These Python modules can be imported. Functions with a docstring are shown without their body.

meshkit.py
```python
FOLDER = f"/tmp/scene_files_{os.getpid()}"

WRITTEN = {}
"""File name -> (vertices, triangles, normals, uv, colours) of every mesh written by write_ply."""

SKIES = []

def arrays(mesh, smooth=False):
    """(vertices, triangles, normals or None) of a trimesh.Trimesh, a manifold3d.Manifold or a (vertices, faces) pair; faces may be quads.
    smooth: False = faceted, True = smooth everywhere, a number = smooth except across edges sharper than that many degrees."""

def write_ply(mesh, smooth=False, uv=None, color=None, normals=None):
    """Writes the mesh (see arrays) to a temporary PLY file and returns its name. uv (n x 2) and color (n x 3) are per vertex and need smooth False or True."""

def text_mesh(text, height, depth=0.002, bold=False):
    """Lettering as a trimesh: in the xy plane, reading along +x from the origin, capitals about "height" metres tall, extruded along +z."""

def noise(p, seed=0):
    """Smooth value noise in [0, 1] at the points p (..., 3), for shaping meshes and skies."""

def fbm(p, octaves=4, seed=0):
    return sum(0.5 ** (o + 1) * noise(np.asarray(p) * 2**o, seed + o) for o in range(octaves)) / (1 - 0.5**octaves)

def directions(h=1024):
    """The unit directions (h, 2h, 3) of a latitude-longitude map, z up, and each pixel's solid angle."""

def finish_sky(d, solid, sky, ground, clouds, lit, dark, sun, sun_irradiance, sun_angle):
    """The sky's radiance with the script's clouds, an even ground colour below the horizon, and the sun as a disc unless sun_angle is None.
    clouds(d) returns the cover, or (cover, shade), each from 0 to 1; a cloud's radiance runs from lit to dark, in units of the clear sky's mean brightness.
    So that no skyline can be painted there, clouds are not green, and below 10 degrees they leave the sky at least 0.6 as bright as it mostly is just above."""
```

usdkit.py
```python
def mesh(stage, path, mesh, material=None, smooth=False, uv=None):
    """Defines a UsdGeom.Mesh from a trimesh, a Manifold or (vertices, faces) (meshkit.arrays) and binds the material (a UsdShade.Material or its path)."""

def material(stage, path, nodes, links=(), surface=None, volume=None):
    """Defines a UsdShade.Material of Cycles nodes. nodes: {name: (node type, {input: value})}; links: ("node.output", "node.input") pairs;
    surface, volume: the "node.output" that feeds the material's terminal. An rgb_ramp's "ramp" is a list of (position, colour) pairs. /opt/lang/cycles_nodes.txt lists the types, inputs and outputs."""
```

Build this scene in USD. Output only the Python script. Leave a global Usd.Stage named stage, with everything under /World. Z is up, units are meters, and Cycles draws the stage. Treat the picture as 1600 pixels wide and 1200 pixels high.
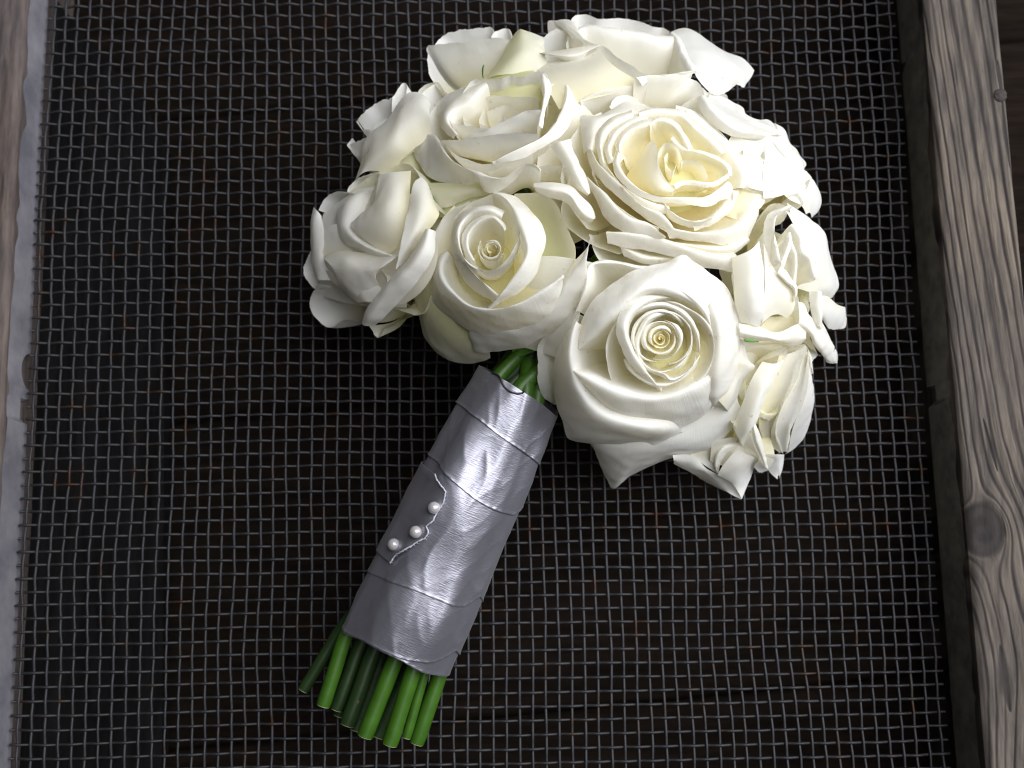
import math, random
import numpy as np
import trimesh, shapely
from scipy.interpolate import CubicSpline, PchipInterpolator
from pxr import Usd, UsdGeom, UsdLux, UsdShade, Gf, Sdf, Vt
import usdkit, meshkit

stage = Usd.Stage.CreateInMemory()
UsdGeom.SetStageUpAxis(stage, UsdGeom.Tokens.z)
UsdGeom.SetStageMetersPerUnit(stage, 1.0)
UsdGeom.Xform.Define(stage, '/World')
RNG = np.random.default_rng(7)

# ------------------------------------------------------------------ camera
D = 0.60                       # distance from lens to the wire screen (z = 0)
S = 0.00031                    # metres per photograph pixel on the screen
TILT = math.radians(10.0)
F = D / S                      # focal length in photograph pixels (1600 wide)
CAM = np.array([0.0, -D * math.sin(TILT), D * math.cos(TILT)])
FWD = np.array([0.0, math.sin(TILT), -math.cos(TILT)])
RIGHT = np.array([1.0, 0, 0])
UP = np.array([0.0, math.cos(TILT), math.sin(TILT)])
cam = UsdGeom.Camera.Define(stage, '/World/Camera')
cam.CreateHorizontalApertureAttr(36.0)
cam.CreateVerticalApertureAttr(27.0)
cam.CreateFocalLengthAttr(36.0 * F / 1600)
cam.CreateClippingRangeAttr(Gf.Vec2f(0.01, 100))
cam.CreateFStopAttr(11.0)
cam.CreateFocusDistanceAttr(0.51)
cam.CreateExposureAttr(0.0)
cam.AddTransformOp().Set(Gf.Matrix4d(*RIGHT, 0, *UP, 0, *(-FWD), 0, *CAM, 1))

# ------------------------------------------------------------------ lamps: a window to the right and an added overhead fill for room bounce
def rect_light(name, pos, target, w, h, intensity, color):
    l = UsdLux.RectLight.Define(stage, '/World/' + name)
    l.CreateWidthAttr(w); l.CreateHeightAttr(h)
    l.CreateIntensityAttr(intensity); l.CreateColorAttr(Gf.Vec3f(*color))
    pos, target = np.array(pos, float), np.array(target, float)
    z = pos - target; z /= np.linalg.norm(z)
    x = np.cross([0, 0, 1.0], z); x /= np.linalg.norm(x)
    y = np.cross(z, x)
    l.AddTransformOp().Set(Gf.Matrix4d(*x, 0, *y, 0, *z, 0, *pos, 1))
rect_light('window_light', (1.30, 0.34, 0.62), (0.03, 0.0, 0.03), 1.1, 0.85, 5.4, (0.94, 0.965, 1.0))
rect_light('skylight', (0.66, 0.24, 1.55), (0.0, 0, 0.03), 1.6, 1.6, 5.7, (0.97, 0.98, 1.0))  # added overhead fill in place of light bounced by the room

# ------------------------------------------------------------------ helpers
def P(px, py, z=0.0):
    """The place at height z (metres above the screen) that the photograph shows at pixel (px, py); vectorised."""
    px, py, z = np.broadcast_arrays(np.asarray(px, float), np.asarray(py, float), np.asarray(z, float))
    d = (FWD[None] * F + RIGHT[None] * (px.reshape(-1, 1) - 800) + UP[None] * (600 - py.reshape(-1, 1)))
    t = (z.reshape(-1) - CAM[2]) / d[:, 2]
    return (CAM[None] + d * t[:, None]).reshape(px.shape + (3,))

USED = {}
def path_for(name, parent=None):
    base = (parent or '/World') + '/' + name
    n = USED.get(base, -1) + 1
    USED[base] = n
    return base if n == 0 else base + '_%03d' % n

def tag(prim, label=None, cat=None, group=None, kind=None):
    for k, v in (('label', label), ('category', cat), ('group', group), ('kind', kind)):
        if v:
            prim.SetCustomDataByKey(k, v)
    return prim

def thing(name, label, cat, group=None):
    p = path_for(name)
    x = UsdGeom.Xform.Define(stage, p)
    tag(x.GetPrim(), label, cat, group)
    return p

def obj(name, mesh, mat, parent=None, smooth=True, attrs=None, label=None):
    p = path_for(name, parent)
    m = usdkit.mesh(stage, p, mesh, mat, smooth=smooth)
    api = UsdGeom.PrimvarsAPI(m)
    for k, a in (attrs or {}).items():
        api.CreatePrimvar(k, Sdf.ValueTypeNames.FloatArray, 'vertex').Set(Vt.FloatArray.FromNumpy(np.asarray(a, np.float32)))
    if label:
        tag(m.GetPrim(), label)
    return p

UsdGeom.Scope.Define(stage, '/World/Looks')
def mat(name, nodes, links, surface='p.BSDF'):
    return usdkit.material(stage, '/World/Looks/' + name, nodes, links, surface=surface)

def grid_faces(n, m):
    """Quads of an n x m grid of points as triangles."""
    i = np.arange(n * m).reshape(n, m)
    q = np.stack([i[:-1, :-1], i[1:, :-1], i[1:, 1:], i[:-1, 1:]], -1).reshape(-1, 4)
    return np.vstack([q[:, [0, 1, 2]], q[:, [0, 2, 3]]])

def grid_normals(G):
    du = np.gradient(G, axis=0); dv = np.gradient(G, axis=1)
    n = np.cross(du, dv)
    return n / np.maximum(np.linalg.norm(n, axis=-1, keepdims=True), 1e-12)

def thick(G, t, keys=None):
    """A closed shell of thickness t round a grid of points; returns mesh and the grids of values repeated on both sides.
    The edge is rounded by a middle row."""
    n, m = G.shape[:2]
    N = grid_normals(G)
    A, B = G + N * t / 2, G - N * t / 2
    v = np.vstack([A.reshape(-1, 3), B.reshape(-1, 3)])
    f = grid_faces(n, m)
    fb = f[:, ::-1] + n * m
    i = np.arange(n * m).reshape(n, m)
    ring = np.concatenate([i[0, :], i[1:, -1], i[-1, -2::-1], i[-2:0:-1, 0]])
    r2 = np.roll(ring, -1)
    side = np.vstack([np.stack([ring, r2, r2 + n * m], 1), np.stack([ring, r2 + n * m, ring + n * m], 1)])
    vals = {k: np.concatenate([a.ravel(), a.ravel()]) for k, a in (keys or {}).items()}
    return (v, np.vstack([f, fb, side])), vals

def tube(pts, r, k=8, cap=True):
    """A round tube along points; r a number or one per point."""
    pts = np.asarray(pts, float); n = len(pts)
    r = np.broadcast_to(np.asarray(r, float), (n,))
    t = np.gradient(pts, axis=0); t /= np.linalg.norm(t, axis=1, keepdims=True)
    ref = np.array([0, 0, 1.0]) if abs(t[0, 2]) < 0.9 else np.array([1.0, 0, 0])
    a = np.cross(t, ref); a /= np.linalg.norm(a, axis=1, keepdims=True)
    b = np.cross(t, a)
    ang = np.arange(k) / k * 2 * np.pi
    ring = pts[:, None] + r[:, None, None] * (np.cos(ang)[None, :, None] * a[:, None] + np.sin(ang)[None, :, None] * b[:, None])
    v = ring.reshape(-1, 3)
    i = np.arange(n)[:, None] * k + np.arange(k)[None]
    j = np.arange(n)[:, None] * k + (np.arange(k)[None] + 1) % k
    q = np.stack([i[:-1], i[1:], j[1:], j[:-1]], -1).reshape(-1, 4)
    f = np.vstack([q[:, [0, 2, 1]], q[:, [0, 3, 2]]])
    if cap:
        v = np.vstack([v, ring[0], ring[-1], pts[0], pts[-1]])
        o = n * k; a0 = o + np.arange(k); b0 = o + (np.arange(k) + 1) % k; c0, c1 = o + 2 * k, o + 2 * k + 1
        f = np.vstack([f, np.stack([np.full(k, c0), a0, b0], 1), np.stack([np.full(k, c1), b0 + k, a0 + k], 1)])
    return v, f

def join(parts):
    vs, fs, o = [], [], 0
    for v, f in parts:
        vs.append(v); fs.append(np.asarray(f) + o); o += len(v)
    return np.vstack(vs), np.vstack(fs)

ROT = math.radians(1.1)                     # the framed screen lies turned by this much
RX = np.array([math.cos(ROT), math.sin(ROT), 0]); RY = np.array([-math.sin(ROT), math.cos(ROT), 0])
def FR(x, y, z):
    """Frame coordinates (along the two sides of the screen) to the world."""
    x, y, z = np.broadcast_arrays(np.asarray(x, float), np.asarray(y, float), np.asarray(z, float))
    return x[..., None] * RX + y[..., None] * RY + z[..., None] * np.array([0, 0, 1.0])
def toFR(p):
    return np.array([p @ RX, p @ RY])

# ------------------------------------------------------------------ materials of the setting
M = {}
M['wire'] = mat('wire_metal', {
    'geo': ('geometry', {}),
    'n': ('noise_texture', {'scale': 55.0, 'detail': 5.0, 'roughness': 0.7}),
    'r': ('rgb_ramp', {'ramp': [(0.0, (0.025, 0.025, 0.028)), (0.55, (0.042, 0.042, 0.047)), (0.61, (0.045, 0.036, 0.033)), (0.67, (0.048, 0.022, 0.012)), (1.0, (0.035, 0.015, 0.008))]}),
    'n2': ('noise_texture', {'scale': 1400.0, 'detail': 2.0}),
    'b': ('bump', {'strength': 0.35, 'distance': 0.0003}),
    'p': ('principled_bsdf', {'metallic': 0.5, 'roughness': 0.55, 'specular_ior_level': 0.4})},
    [('geo.position', 'n.vector'), ('n.fac', 'r.fac'), ('r.color', 'p.base_color'), ('geo.position', 'n2.vector'), ('n2.fac', 'b.height'), ('b.normal', 'p.normal')])

def wood(name, stops, tint, scale=(9, 1.2, 9), rough=0.85, rot=0.0, bump=0.5):
    """Weathered wood: colour follows the grain height modelled on the board, with grey patches and fibre along it."""
    return mat(name, {
        'at': ('attribute', {'attribute': 'grain'}),
        'r': ('rgb_ramp', {'ramp': stops}),
        'geo': ('texture_coordinate', {}),
        'mp': ('mapping', {'scale': scale, 'rotation': (0, 0, rot)}),
        'n': ('noise_texture', {'scale': 30.0, 'detail': 6.0, 'roughness': 0.65}),
        'n2': ('noise_texture', {'scale': 9.0, 'detail': 3.0}),
        'r2': ('rgb_ramp', {'ramp': [(0.35, (0.55, 0.55, 0.58)), (0.65, (1.15, 1.12, 1.08))]}),
        'mx': ('mix', {'mix_type': 'multiply', 'fac': 1.0}),
        'r3': ('rgb_ramp', {'ramp': [(0.38, (0, 0, 0)), (0.62, (1, 1, 1))]}),
        'mx2': ('mix', {'mix_type': 'mix', 'color2': tint}),
        'm3': ('math', {'math_type': 'multiply', 'value2': 0.55}),
        'b': ('bump', {'strength': bump, 'distance': 0.0006}),
        'p': ('principled_bsdf', {'roughness': rough, 'specular_ior_level': 0.25 if rough < 0.9 else 0.06})},
        [('at.fac', 'r.fac'), ('geo.object', 'mp.vector'), ('mp.vector', 'n.vector'), ('geo.object', 'n2.vector'), ('n.fac', 'r2.fac'),
         ('n2.fac', 'r3.fac'), ('r3.color', 'm3.value1'), ('m3.value', 'mx2.fac'), ('r.color', 'mx2.color1'), ('mx2.color', 'mx.color1'), ('r2.color', 'mx.color2'),
         ('mx.color', 'p.base_color'), ('n.fac', 'b.height'), ('b.normal', 'p.normal')])
M['beam'] = wood('weathered_beam', [(0.0, (0.012, 0.009, 0.009)), (0.35, (0.034, 0.028, 0.026)), (0.66, (0.082, 0.068, 0.057)), (1.0, (0.155, 0.130, 0.108))], (0.062, 0.056, 0.055), rot=-ROT)
M['beam2'] = wood('weathered_brown_beam', [(0.0, (0.03, 0.022, 0.02)), (0.4, (0.085, 0.062, 0.052)), (0.75, (0.135, 0.105, 0.088)), (1.0, (0.18, 0.15, 0.12))], (0.12, 0.105, 0.108), rot=-ROT)
M['strip'] = wood('pale_strip', [(0.0, (0.185, 0.182, 0.208)), (1.0, (0.20, 0.198, 0.222))], (0.19, 0.187, 0.212), scale=(1, 1, 1), rough=0.7, bump=0.04)
M['strip2'] = wood('grey_strip', [(0.0, (0.14, 0.13, 0.112)), (1.0, (0.19, 0.175, 0.15))], (0.15, 0.14, 0.127), scale=(3, 3, 3), rough=0.8, bump=0.2)
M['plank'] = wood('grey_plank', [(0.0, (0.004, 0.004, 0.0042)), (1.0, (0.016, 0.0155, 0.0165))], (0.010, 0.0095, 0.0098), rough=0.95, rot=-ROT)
M['floor'] = wood('floor_board', [(0.0, (0.004, 0.0028, 0.0022)), (1.0, (0.018, 0.0122, 0.0092))], (0.0105, 0.0072, 0.0056), scale=(1.2, 9, 9), rough=0.95, rot=-0.1)  # brown taken near black: shade under the screen is put into the colour
M['nail'] = mat('rusty_nail', {'n': ('noise_texture', {'scale': 900.0}), 'g': ('geometry', {}),
    'r': ('rgb_ramp', {'ramp': [(0.3, (0.025, 0.018, 0.018)), (0.7, (0.05, 0.038, 0.037))]}), 'p': ('principled_bsdf', {'roughness': 0.75, 'metallic': 0.3})},
    [('g.position', 'n.vector'), ('n.fac', 'r.fac'), ('r.color', 'p.base_color')])

# ------------------------------------------------------------------ floor under the screen
FLOOR = -0.052
fd = math.radians(5.6)
FX = np.array([math.cos(fd), math.sin(fd), 0]); FY = np.array([-math.sin(fd), math.cos(fd), 0])
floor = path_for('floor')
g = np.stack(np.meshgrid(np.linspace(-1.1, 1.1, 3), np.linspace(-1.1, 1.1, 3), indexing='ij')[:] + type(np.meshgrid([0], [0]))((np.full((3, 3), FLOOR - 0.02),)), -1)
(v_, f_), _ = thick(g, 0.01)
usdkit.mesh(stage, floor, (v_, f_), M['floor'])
tag(stage.GetPrimAtPath(floor), 'brown board floor under the wire screen, its shade put into the colour', None, None, 'structure')
seams = [P(500, y, FLOOR) @ FY for y in (1660, 1150, 640, 166, -330)]
for k in range(len(seams) - 1):
    lo, hi = seams[k] + 0.0009, seams[k + 1] - 0.0009
    n, m = 120, 50
    U, V = np.meshgrid(np.linspace(-0.62, 0.62, n), np.linspace(0, 1, m), indexing='ij')
    wob = 0.0006 * (meshkit.noise(np.stack([U * 30, V * 0 + k * 7, V * 0], -1)) - 0.5)
    Y = lo + (hi - lo) * V + wob * (V > 0.5)
    gr = meshkit.fbm(np.stack([U * 6, Y * 260, np.full_like(U, k * 3.3)], -1), 3)
    edge = np.minimum(V, 1 - V) * (hi - lo)
    Z = FLOOR - 0.0025 * np.clip(1 - edge / 0.0022, 0, 1) ** 2 + 0.0005 * (gr - 0.5)
    G = U[..., None] * FX + Y[..., None] * FY + Z[..., None] * np.array([0, 0, 1.0])
    (v_, f_), vals = thick(G, 0.004, {'grain': gr})
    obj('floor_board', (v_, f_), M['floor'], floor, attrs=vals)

# ------------------------------------------------------------------ the framed wire screen
screen = thing('framed_wire_screen', 'old sieve of crimped wire mesh in a weathered wooden frame, under the bouquet', 'wire screen')
XL = toFR(P(40, 600))[0]; XR = toFR(P(1453, 600))[0]
YB, YT = toFR(P(800, 1330))[1], toFR(P(800, -130))[1]

# wires: plain weave, every wire crimped over and under its neighbours
p0 = toFR(P(82.5, 12)); p1 = toFR(P(287.5, 12)); pitch_x = (p1[0] - p0[0]) / 11
q0 = toFR(P(82, 12.5)); q1 = toFR(P(70, 287.5)); pitch_y = (q0[1] - q1[1]) / 15
ix = np.arange(math.ceil((XL + 0.001 - p0[0]) / pitch_x), math.floor((XR - 0.001 - p0[0]) / pitch_x) + 1)
iy = np.arange(math.ceil((YB - p0[1]) / pitch_y), math.floor((YT - p0[1]) / pitch_y) + 1)
RW = 0.00066
def warp(x, y):
    """The slack of the mesh: shared by both sets of wires, so that they still meet."""
    p = np.stack([x * 9, y * 9, np.zeros_like(x)], -1); p2 = np.stack([x * 24, y * 24, np.full_like(x, 5.0)], -1)
    dx = 0.0022 * (meshkit.noise(p, 1) - 0.5) + 0.0018 * (meshkit.noise(p2, 2) - 0.5)
    dy = 0.0017 * (meshkit.noise(p, 3) - 0.5) + 0.0010 * (meshkit.noise(p2, 4) - 0.5)
    dz = 0.0030 * (meshkit.noise(p, 5) - 0.5)
    return dx, dy, dz
for i in ix:
    x0 = p0[0] + i * pitch_x
    y = np.arange(iy[0] - 0.75, iy[-1] + 0.76, 0.25) * pitch_y + p0[1]
    ph = (y - p0[1]) / pitch_y
    x = np.full_like(y, x0)
    dx, dy, dz = warp(x, y)
    jit = 0.0006 * (meshkit.noise(np.stack([y * 55, np.full_like(y, i * 3.7), y * 0], -1), 6) - 0.5)
    z = -0.00040 * np.cos(np.pi * (ph + i)) + dz - 0.0006
    # crimp sideways leaves the wire a little uneven
    obj('wire', tube(FR(x + dx + jit, y + dy, z), RW * RNG.uniform(0.94, 1.06), 6), M['wire'], screen)
for j in iy:
    y0 = p0[1] + j * pitch_y
    x = np.arange(ix[0] - 0.5, ix[-1] + 0.6, 0.125) * pitch_x + p0[0]
    ph = (x - p0[0]) / pitch_x
    y = np.full_like(x, y0)
    dx, dy, dz = warp(x, y)
    jit = 0.0004 * (meshkit.noise(np.stack([x * 55, np.full_like(x, j * 2.9), x * 0], -1), 7) - 0.5)
    z = 0.00088 * np.cos(np.pi * (ph + j)) + dz - 0.0006
    obj('wire', tube(FR(x + dx, y + dy + jit, z), RW * RNG.uniform(0.92, 1.04), 6), M['wire'], screen)

# beams: profile across (inner face, worn top with raised grain, outer face) run along the frame
def beam(name, material, x_in, width, z_top, z_bot, side, grain_fn, notch=None, n_top=150, n_len=760, label=None):
    yy = np.linspace(YB - 0.03, YT + 0.05, n_len)
    tt = np.linspace(0, 1, n_top)
    prof_u = np.concatenate([np.zeros(6), tt, np.ones(6)])                # across
    prof_d = np.concatenate([np.linspace(1, 0.04, 6), np.zeros(n_top), np.linspace(0.04, 1, 6)])   # drop below the top
    U, Y = np.meshgrid(prof_u, yy, indexing='ij')
    Dp = np.repeat(prof_d[:, None], n_len, 1)
    gr, dz = grain_fn(U * width, Y)
    edge_in, edge_out = U * width, (1 - U) * width
    rnd = 0.0025
    low = meshkit.fbm(np.stack([U * 0 + 3 * side, Y * 45, U * 0], -1), 3)
    drop = 0.0022 * np.clip(1 - edge_in / (rnd + 0.002 * low), 0, 1) ** 2 + 0.002 * np.clip(1 - edge_out / rnd, 0, 1) ** 2
    top = Dp == 0
    Z = np.where(top, z_top + dz - drop, z_top - 0.0022 - (z_top - 0.002 - z_bot) * Dp + 0.0 * dz)
    wear = 0.0012 * (meshkit.fbm(np.stack([Y * 60, Dp * 2 + 3 * side, U], -1), 3) - 0.5)
    X = x_in + side * (U * width) + np.where(top, 0, wear) 
    G = FR(X, Y, Z)
    if side > 0:
        G = G[::-1]; gr = gr[::-1]
    gr = np.clip(gr, 0, 1)
    obj(name, (G.reshape(-1, 3), grid_faces(*G.shape[:2])), material, screen, attrs={'grain': gr.ravel()}, label=label)

def right_grain(u, y):
    k = toFR(P(1534, 828, 0.028)); ku = k[0] - (XR + 0.002); ky = k[1]
    rk = 0.0105
    du, dy = u - ku, (y - ky)
    rho = np.sqrt(du ** 2 + (dy * 0.8) ** 2)
    e = np.maximum(rho, rk)
    psi = du * (1 - 0.92 * (rk / e) ** 2) + 0.055 * (y - ky) * np.where(y > ky, 1.0, 0.7) - 0.010 * np.exp(-((y - ky + 0.055) / 0.05) ** 2) * np.clip(0.6 + du / 0.03, 0, 1.2)
    p = np.stack([u * 40, y * 14, u * 0], -1)
    psi = psi + 0.0015 * (meshkit.fbm(p, 3, 3) - 0.5) + 0.0005 * (meshkit.noise(np.stack([u * 300, y * 90, u * 0], -1), 8) - 0.5)
    q = psi / (0.0021 + 0.0024 * np.clip((du + 0.02) / 0.04, 0, 1))
    fr = q - np.floor(q)
    w = 0.18 + 0.24 * meshkit.noise(np.stack([np.floor(q) * 1.7, y * 8, u * 0], -1), 4)
    fur = np.exp(-((fr - 0.5) / (w * 0.5)) ** 2)
    depth = 0.5 + 0.5 * meshkit.noise(np.stack([np.floor(q) * 3.1 + 11, y * 6, u * 0], -1), 9)
    gr = 1 - fur * depth
    inside = np.clip(1 - rho / rk, 0, 1)
    ring = 0.13 + 0.10 * np.cos(rho / 0.0011) + 0.25 * (meshkit.fbm(np.stack([u * 500, y * 500, u * 0], -1), 3) - 0.5)
    halo = np.exp(-np.clip((rho - rk) / 0.006, 0, 9) ** 2)
    gr = gr * (1 - halo * 0.55) + 0.62 * halo * 0.55
    gr = np.where(rho < rk, ring * np.clip(inside * 6, 0, 1) + gr * (1 - np.clip(inside * 6, 0, 1)), gr)
    rough = meshkit.fbm(np.stack([psi * 900, y * 35, u * 0], -1), 4, 5)
    gr = gr * (0.45 + 1.0 * rough)
    patch = np.clip((meshkit.fbm(np.stack([u * 22, y * 9, u * 0 + 4], -1), 3, 6) - 0.52) * 6, 0, 1) * np.clip((u - 0.014) / 0.012, 0, 1)
    gr = gr * (1 - 0.55 * patch) + 0.3 * 0.55 * patch
    # a long split near the knot and one below it
    for (ax, ay, bx, by, wd) in ((1536, 655, 1558, 735, 0.0007), (1563, 1010, 1578, 1110, 0.0018), (1558, 95, 1566, 140, 0.0009), (1566, 165, 1578, 260, 0.0008)):
        a = toFR(P(ax, ay, 0.028)) - [XR + 0.002, 0]; b = toFR(P(bx, by, 0.028)) - [XR + 0.002, 0]
        t = np.clip(((u - a[0]) * (b[0] - a[0]) + (y - a[1]) * (b[1] - a[1])) / ((b - a) @ (b - a)), 0, 1)
        dd = np.hypot(u - a[0] - t * (b[0] - a[0]), y - a[1] - t * (b[1] - a[1]))
        c = np.exp(-(dd / (wd * (0.3 + np.sin(np.pi * t)))) ** 2)
        gr = gr * (1 - c)
    return gr, 0.0005 * (gr - 0.6) + 0.0003 * halo * (rho > rk)

def left_grain(u, y):
    p = np.stack([u * 60, y * 7, u * 0], -1)
    psi = u + 0.006 * (meshkit.fbm(p, 3, 12) - 0.5) + 0.02 * y
    q = psi / 0.0055
    fr = q - np.floor(q)
    fur = np.exp(-((fr - 0.5) / 0.17) ** 2) * meshkit.noise(np.stack([np.floor(q) * 2.3, y * 16, u * 0], -1), 14)
    rough = meshkit.fbm(np.stack([u * 330, y * 60, u * 0], -1), 4, 15)
    chip = np.clip((meshkit.fbm(np.stack([u * 120, y * 30, u * 0], -1), 3, 16) - 0.6) * 8, 0, 1)
    gr = (0.45 + 0.55 * meshkit.noise(np.stack([u * 170, y * 9, u * 0], -1), 17)) * (1 - 0.8 * fur) * (0.6 + 0.7 * rough) - 0.4 * chip
    return gr, 0.0010 * (gr - 0.6)

beam('beam', M['beam'], XR + 0.002, 0.0360, 0.0280, -0.046, 1, right_grain, label='weathered beam with deep open grain and a dark knot')
beam('beam', M['beam2'], XL - 0.002, 0.0420, 0.0205, -0.046, -1, left_grain, n_top=110, label='brown weathered beam beside the pale inner strip')

# thin strips that hold the mesh against the inner faces; chipped and notched
def strip(material, x, z0, z1, notches, side, label):
    y = np.linspace(YB - 0.02, YT + 0.04, 900)
    lo = np.full_like(y, z0)
    for (yc, half, dep, rnd) in notches:
        d = np.clip(1 - np.abs(y - yc) / half, 0, 1)
        lo = np.maximum(lo, z0 + dep * (np.sqrt(1 - (1 - d) ** 2) if rnd else np.clip(d * 6, 0, 1)))
    lo = lo + 0.0006 * (meshkit.fbm(np.stack([y * 120, y * 0, y * 0], -1), 3) - 0.5)
    zz = np.linspace(0, 1, 10)
    Y, Tt = np.meshgrid(y, zz, indexing='ij')
    Z = lo[:, None] + (z1 - lo[:, None]) * Tt
    X = x + side * 0.0025 * Tt + 0.0002 * (meshkit.fbm(np.stack([Y * 40, Z * 80, Y * 0], -1), 3) - 0.5)
    (v_, f_), vals = thick(FR(X, Y, Z), 0.0016, {'grain': meshkit.fbm(np.stack([Y * 60, Z * 300, Y * 0], -1), 3)})
    obj('edge_strip', (v_, f_), material, screen, smooth=40, attrs=None, label=label)
yn = lambda px, py: toFR(P(px, py, 0.004))[1]
strip(M['strip'], XL - 0.0005, -0.004, 0.0172, [(yn(30, 577), yn(30, 550) - yn(30, 577), 0.0105, True), (yn(28, 640), yn(28, 622) - yn(28, 640), 0.0095, False)], -1, 'pale grey strip with a round and a square notch')
strip(M['strip2'], XR + 0.0005, -0.004, 0.0225, [(yn(1462, 617), yn(1462, 603) - yn(1462, 617), 0.012, False), (yn(1412, 97), 0.002, 0.006, True)], 1, 'dark grey strip in the shade of the beam')

c = P(1563, 149, 0.0282)
nail = trimesh.creation.icosphere(3, 0.0032); nail.vertices *= [1, 1.05, 0.3]
nail.vertices += 0.0004 * (meshkit.noise(nail.vertices * 900)[:, None] - 0.5)
nail.apply_translation(c)
obj('nail', nail, M['nail'], screen)

# grey board lying under the mesh along the left side, its far end cut on the slant
poly = [P(*q, -0.02)[:2] for q in ((-60, 1330), (252, 1330), (256, 700), (258, 230), (225, 165), (88, 0), (-20, -130))]
pl = trimesh.creation.extrude_polygon(shapely.Polygon(poly), 0.012, engine='earcut')
n, m = 160, 260
bb = np.array(poly)
plank = trimesh.Trimesh(pl.vertices, pl.faces); plank.apply_translation([0, 0, -0.032])
for _ in range(5):
    e = plank.edges_unique_length
    if e.max() < 0.012: break
    plank = plank.subdivide()
gv = meshkit.fbm(np.stack([(plank.vertices @ RX) * 190, (plank.vertices @ RY) * 7, np.zeros(len(plank.vertices))], -1), 4, 21)
pp = obj('plank', plank, M['plank'], None, smooth=False, attrs={'grain': gv})
tag(stage.GetPrimAtPath(pp), 'grey weathered plank lying under the mesh along the left beam', 'plank')

# ------------------------------------------------------------------ bouquet
bouquet = thing('bridal_bouquet', 'round bouquet of white roses with a silver satin wrapped handle, lying on the wire mesh', 'bouquet')

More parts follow.
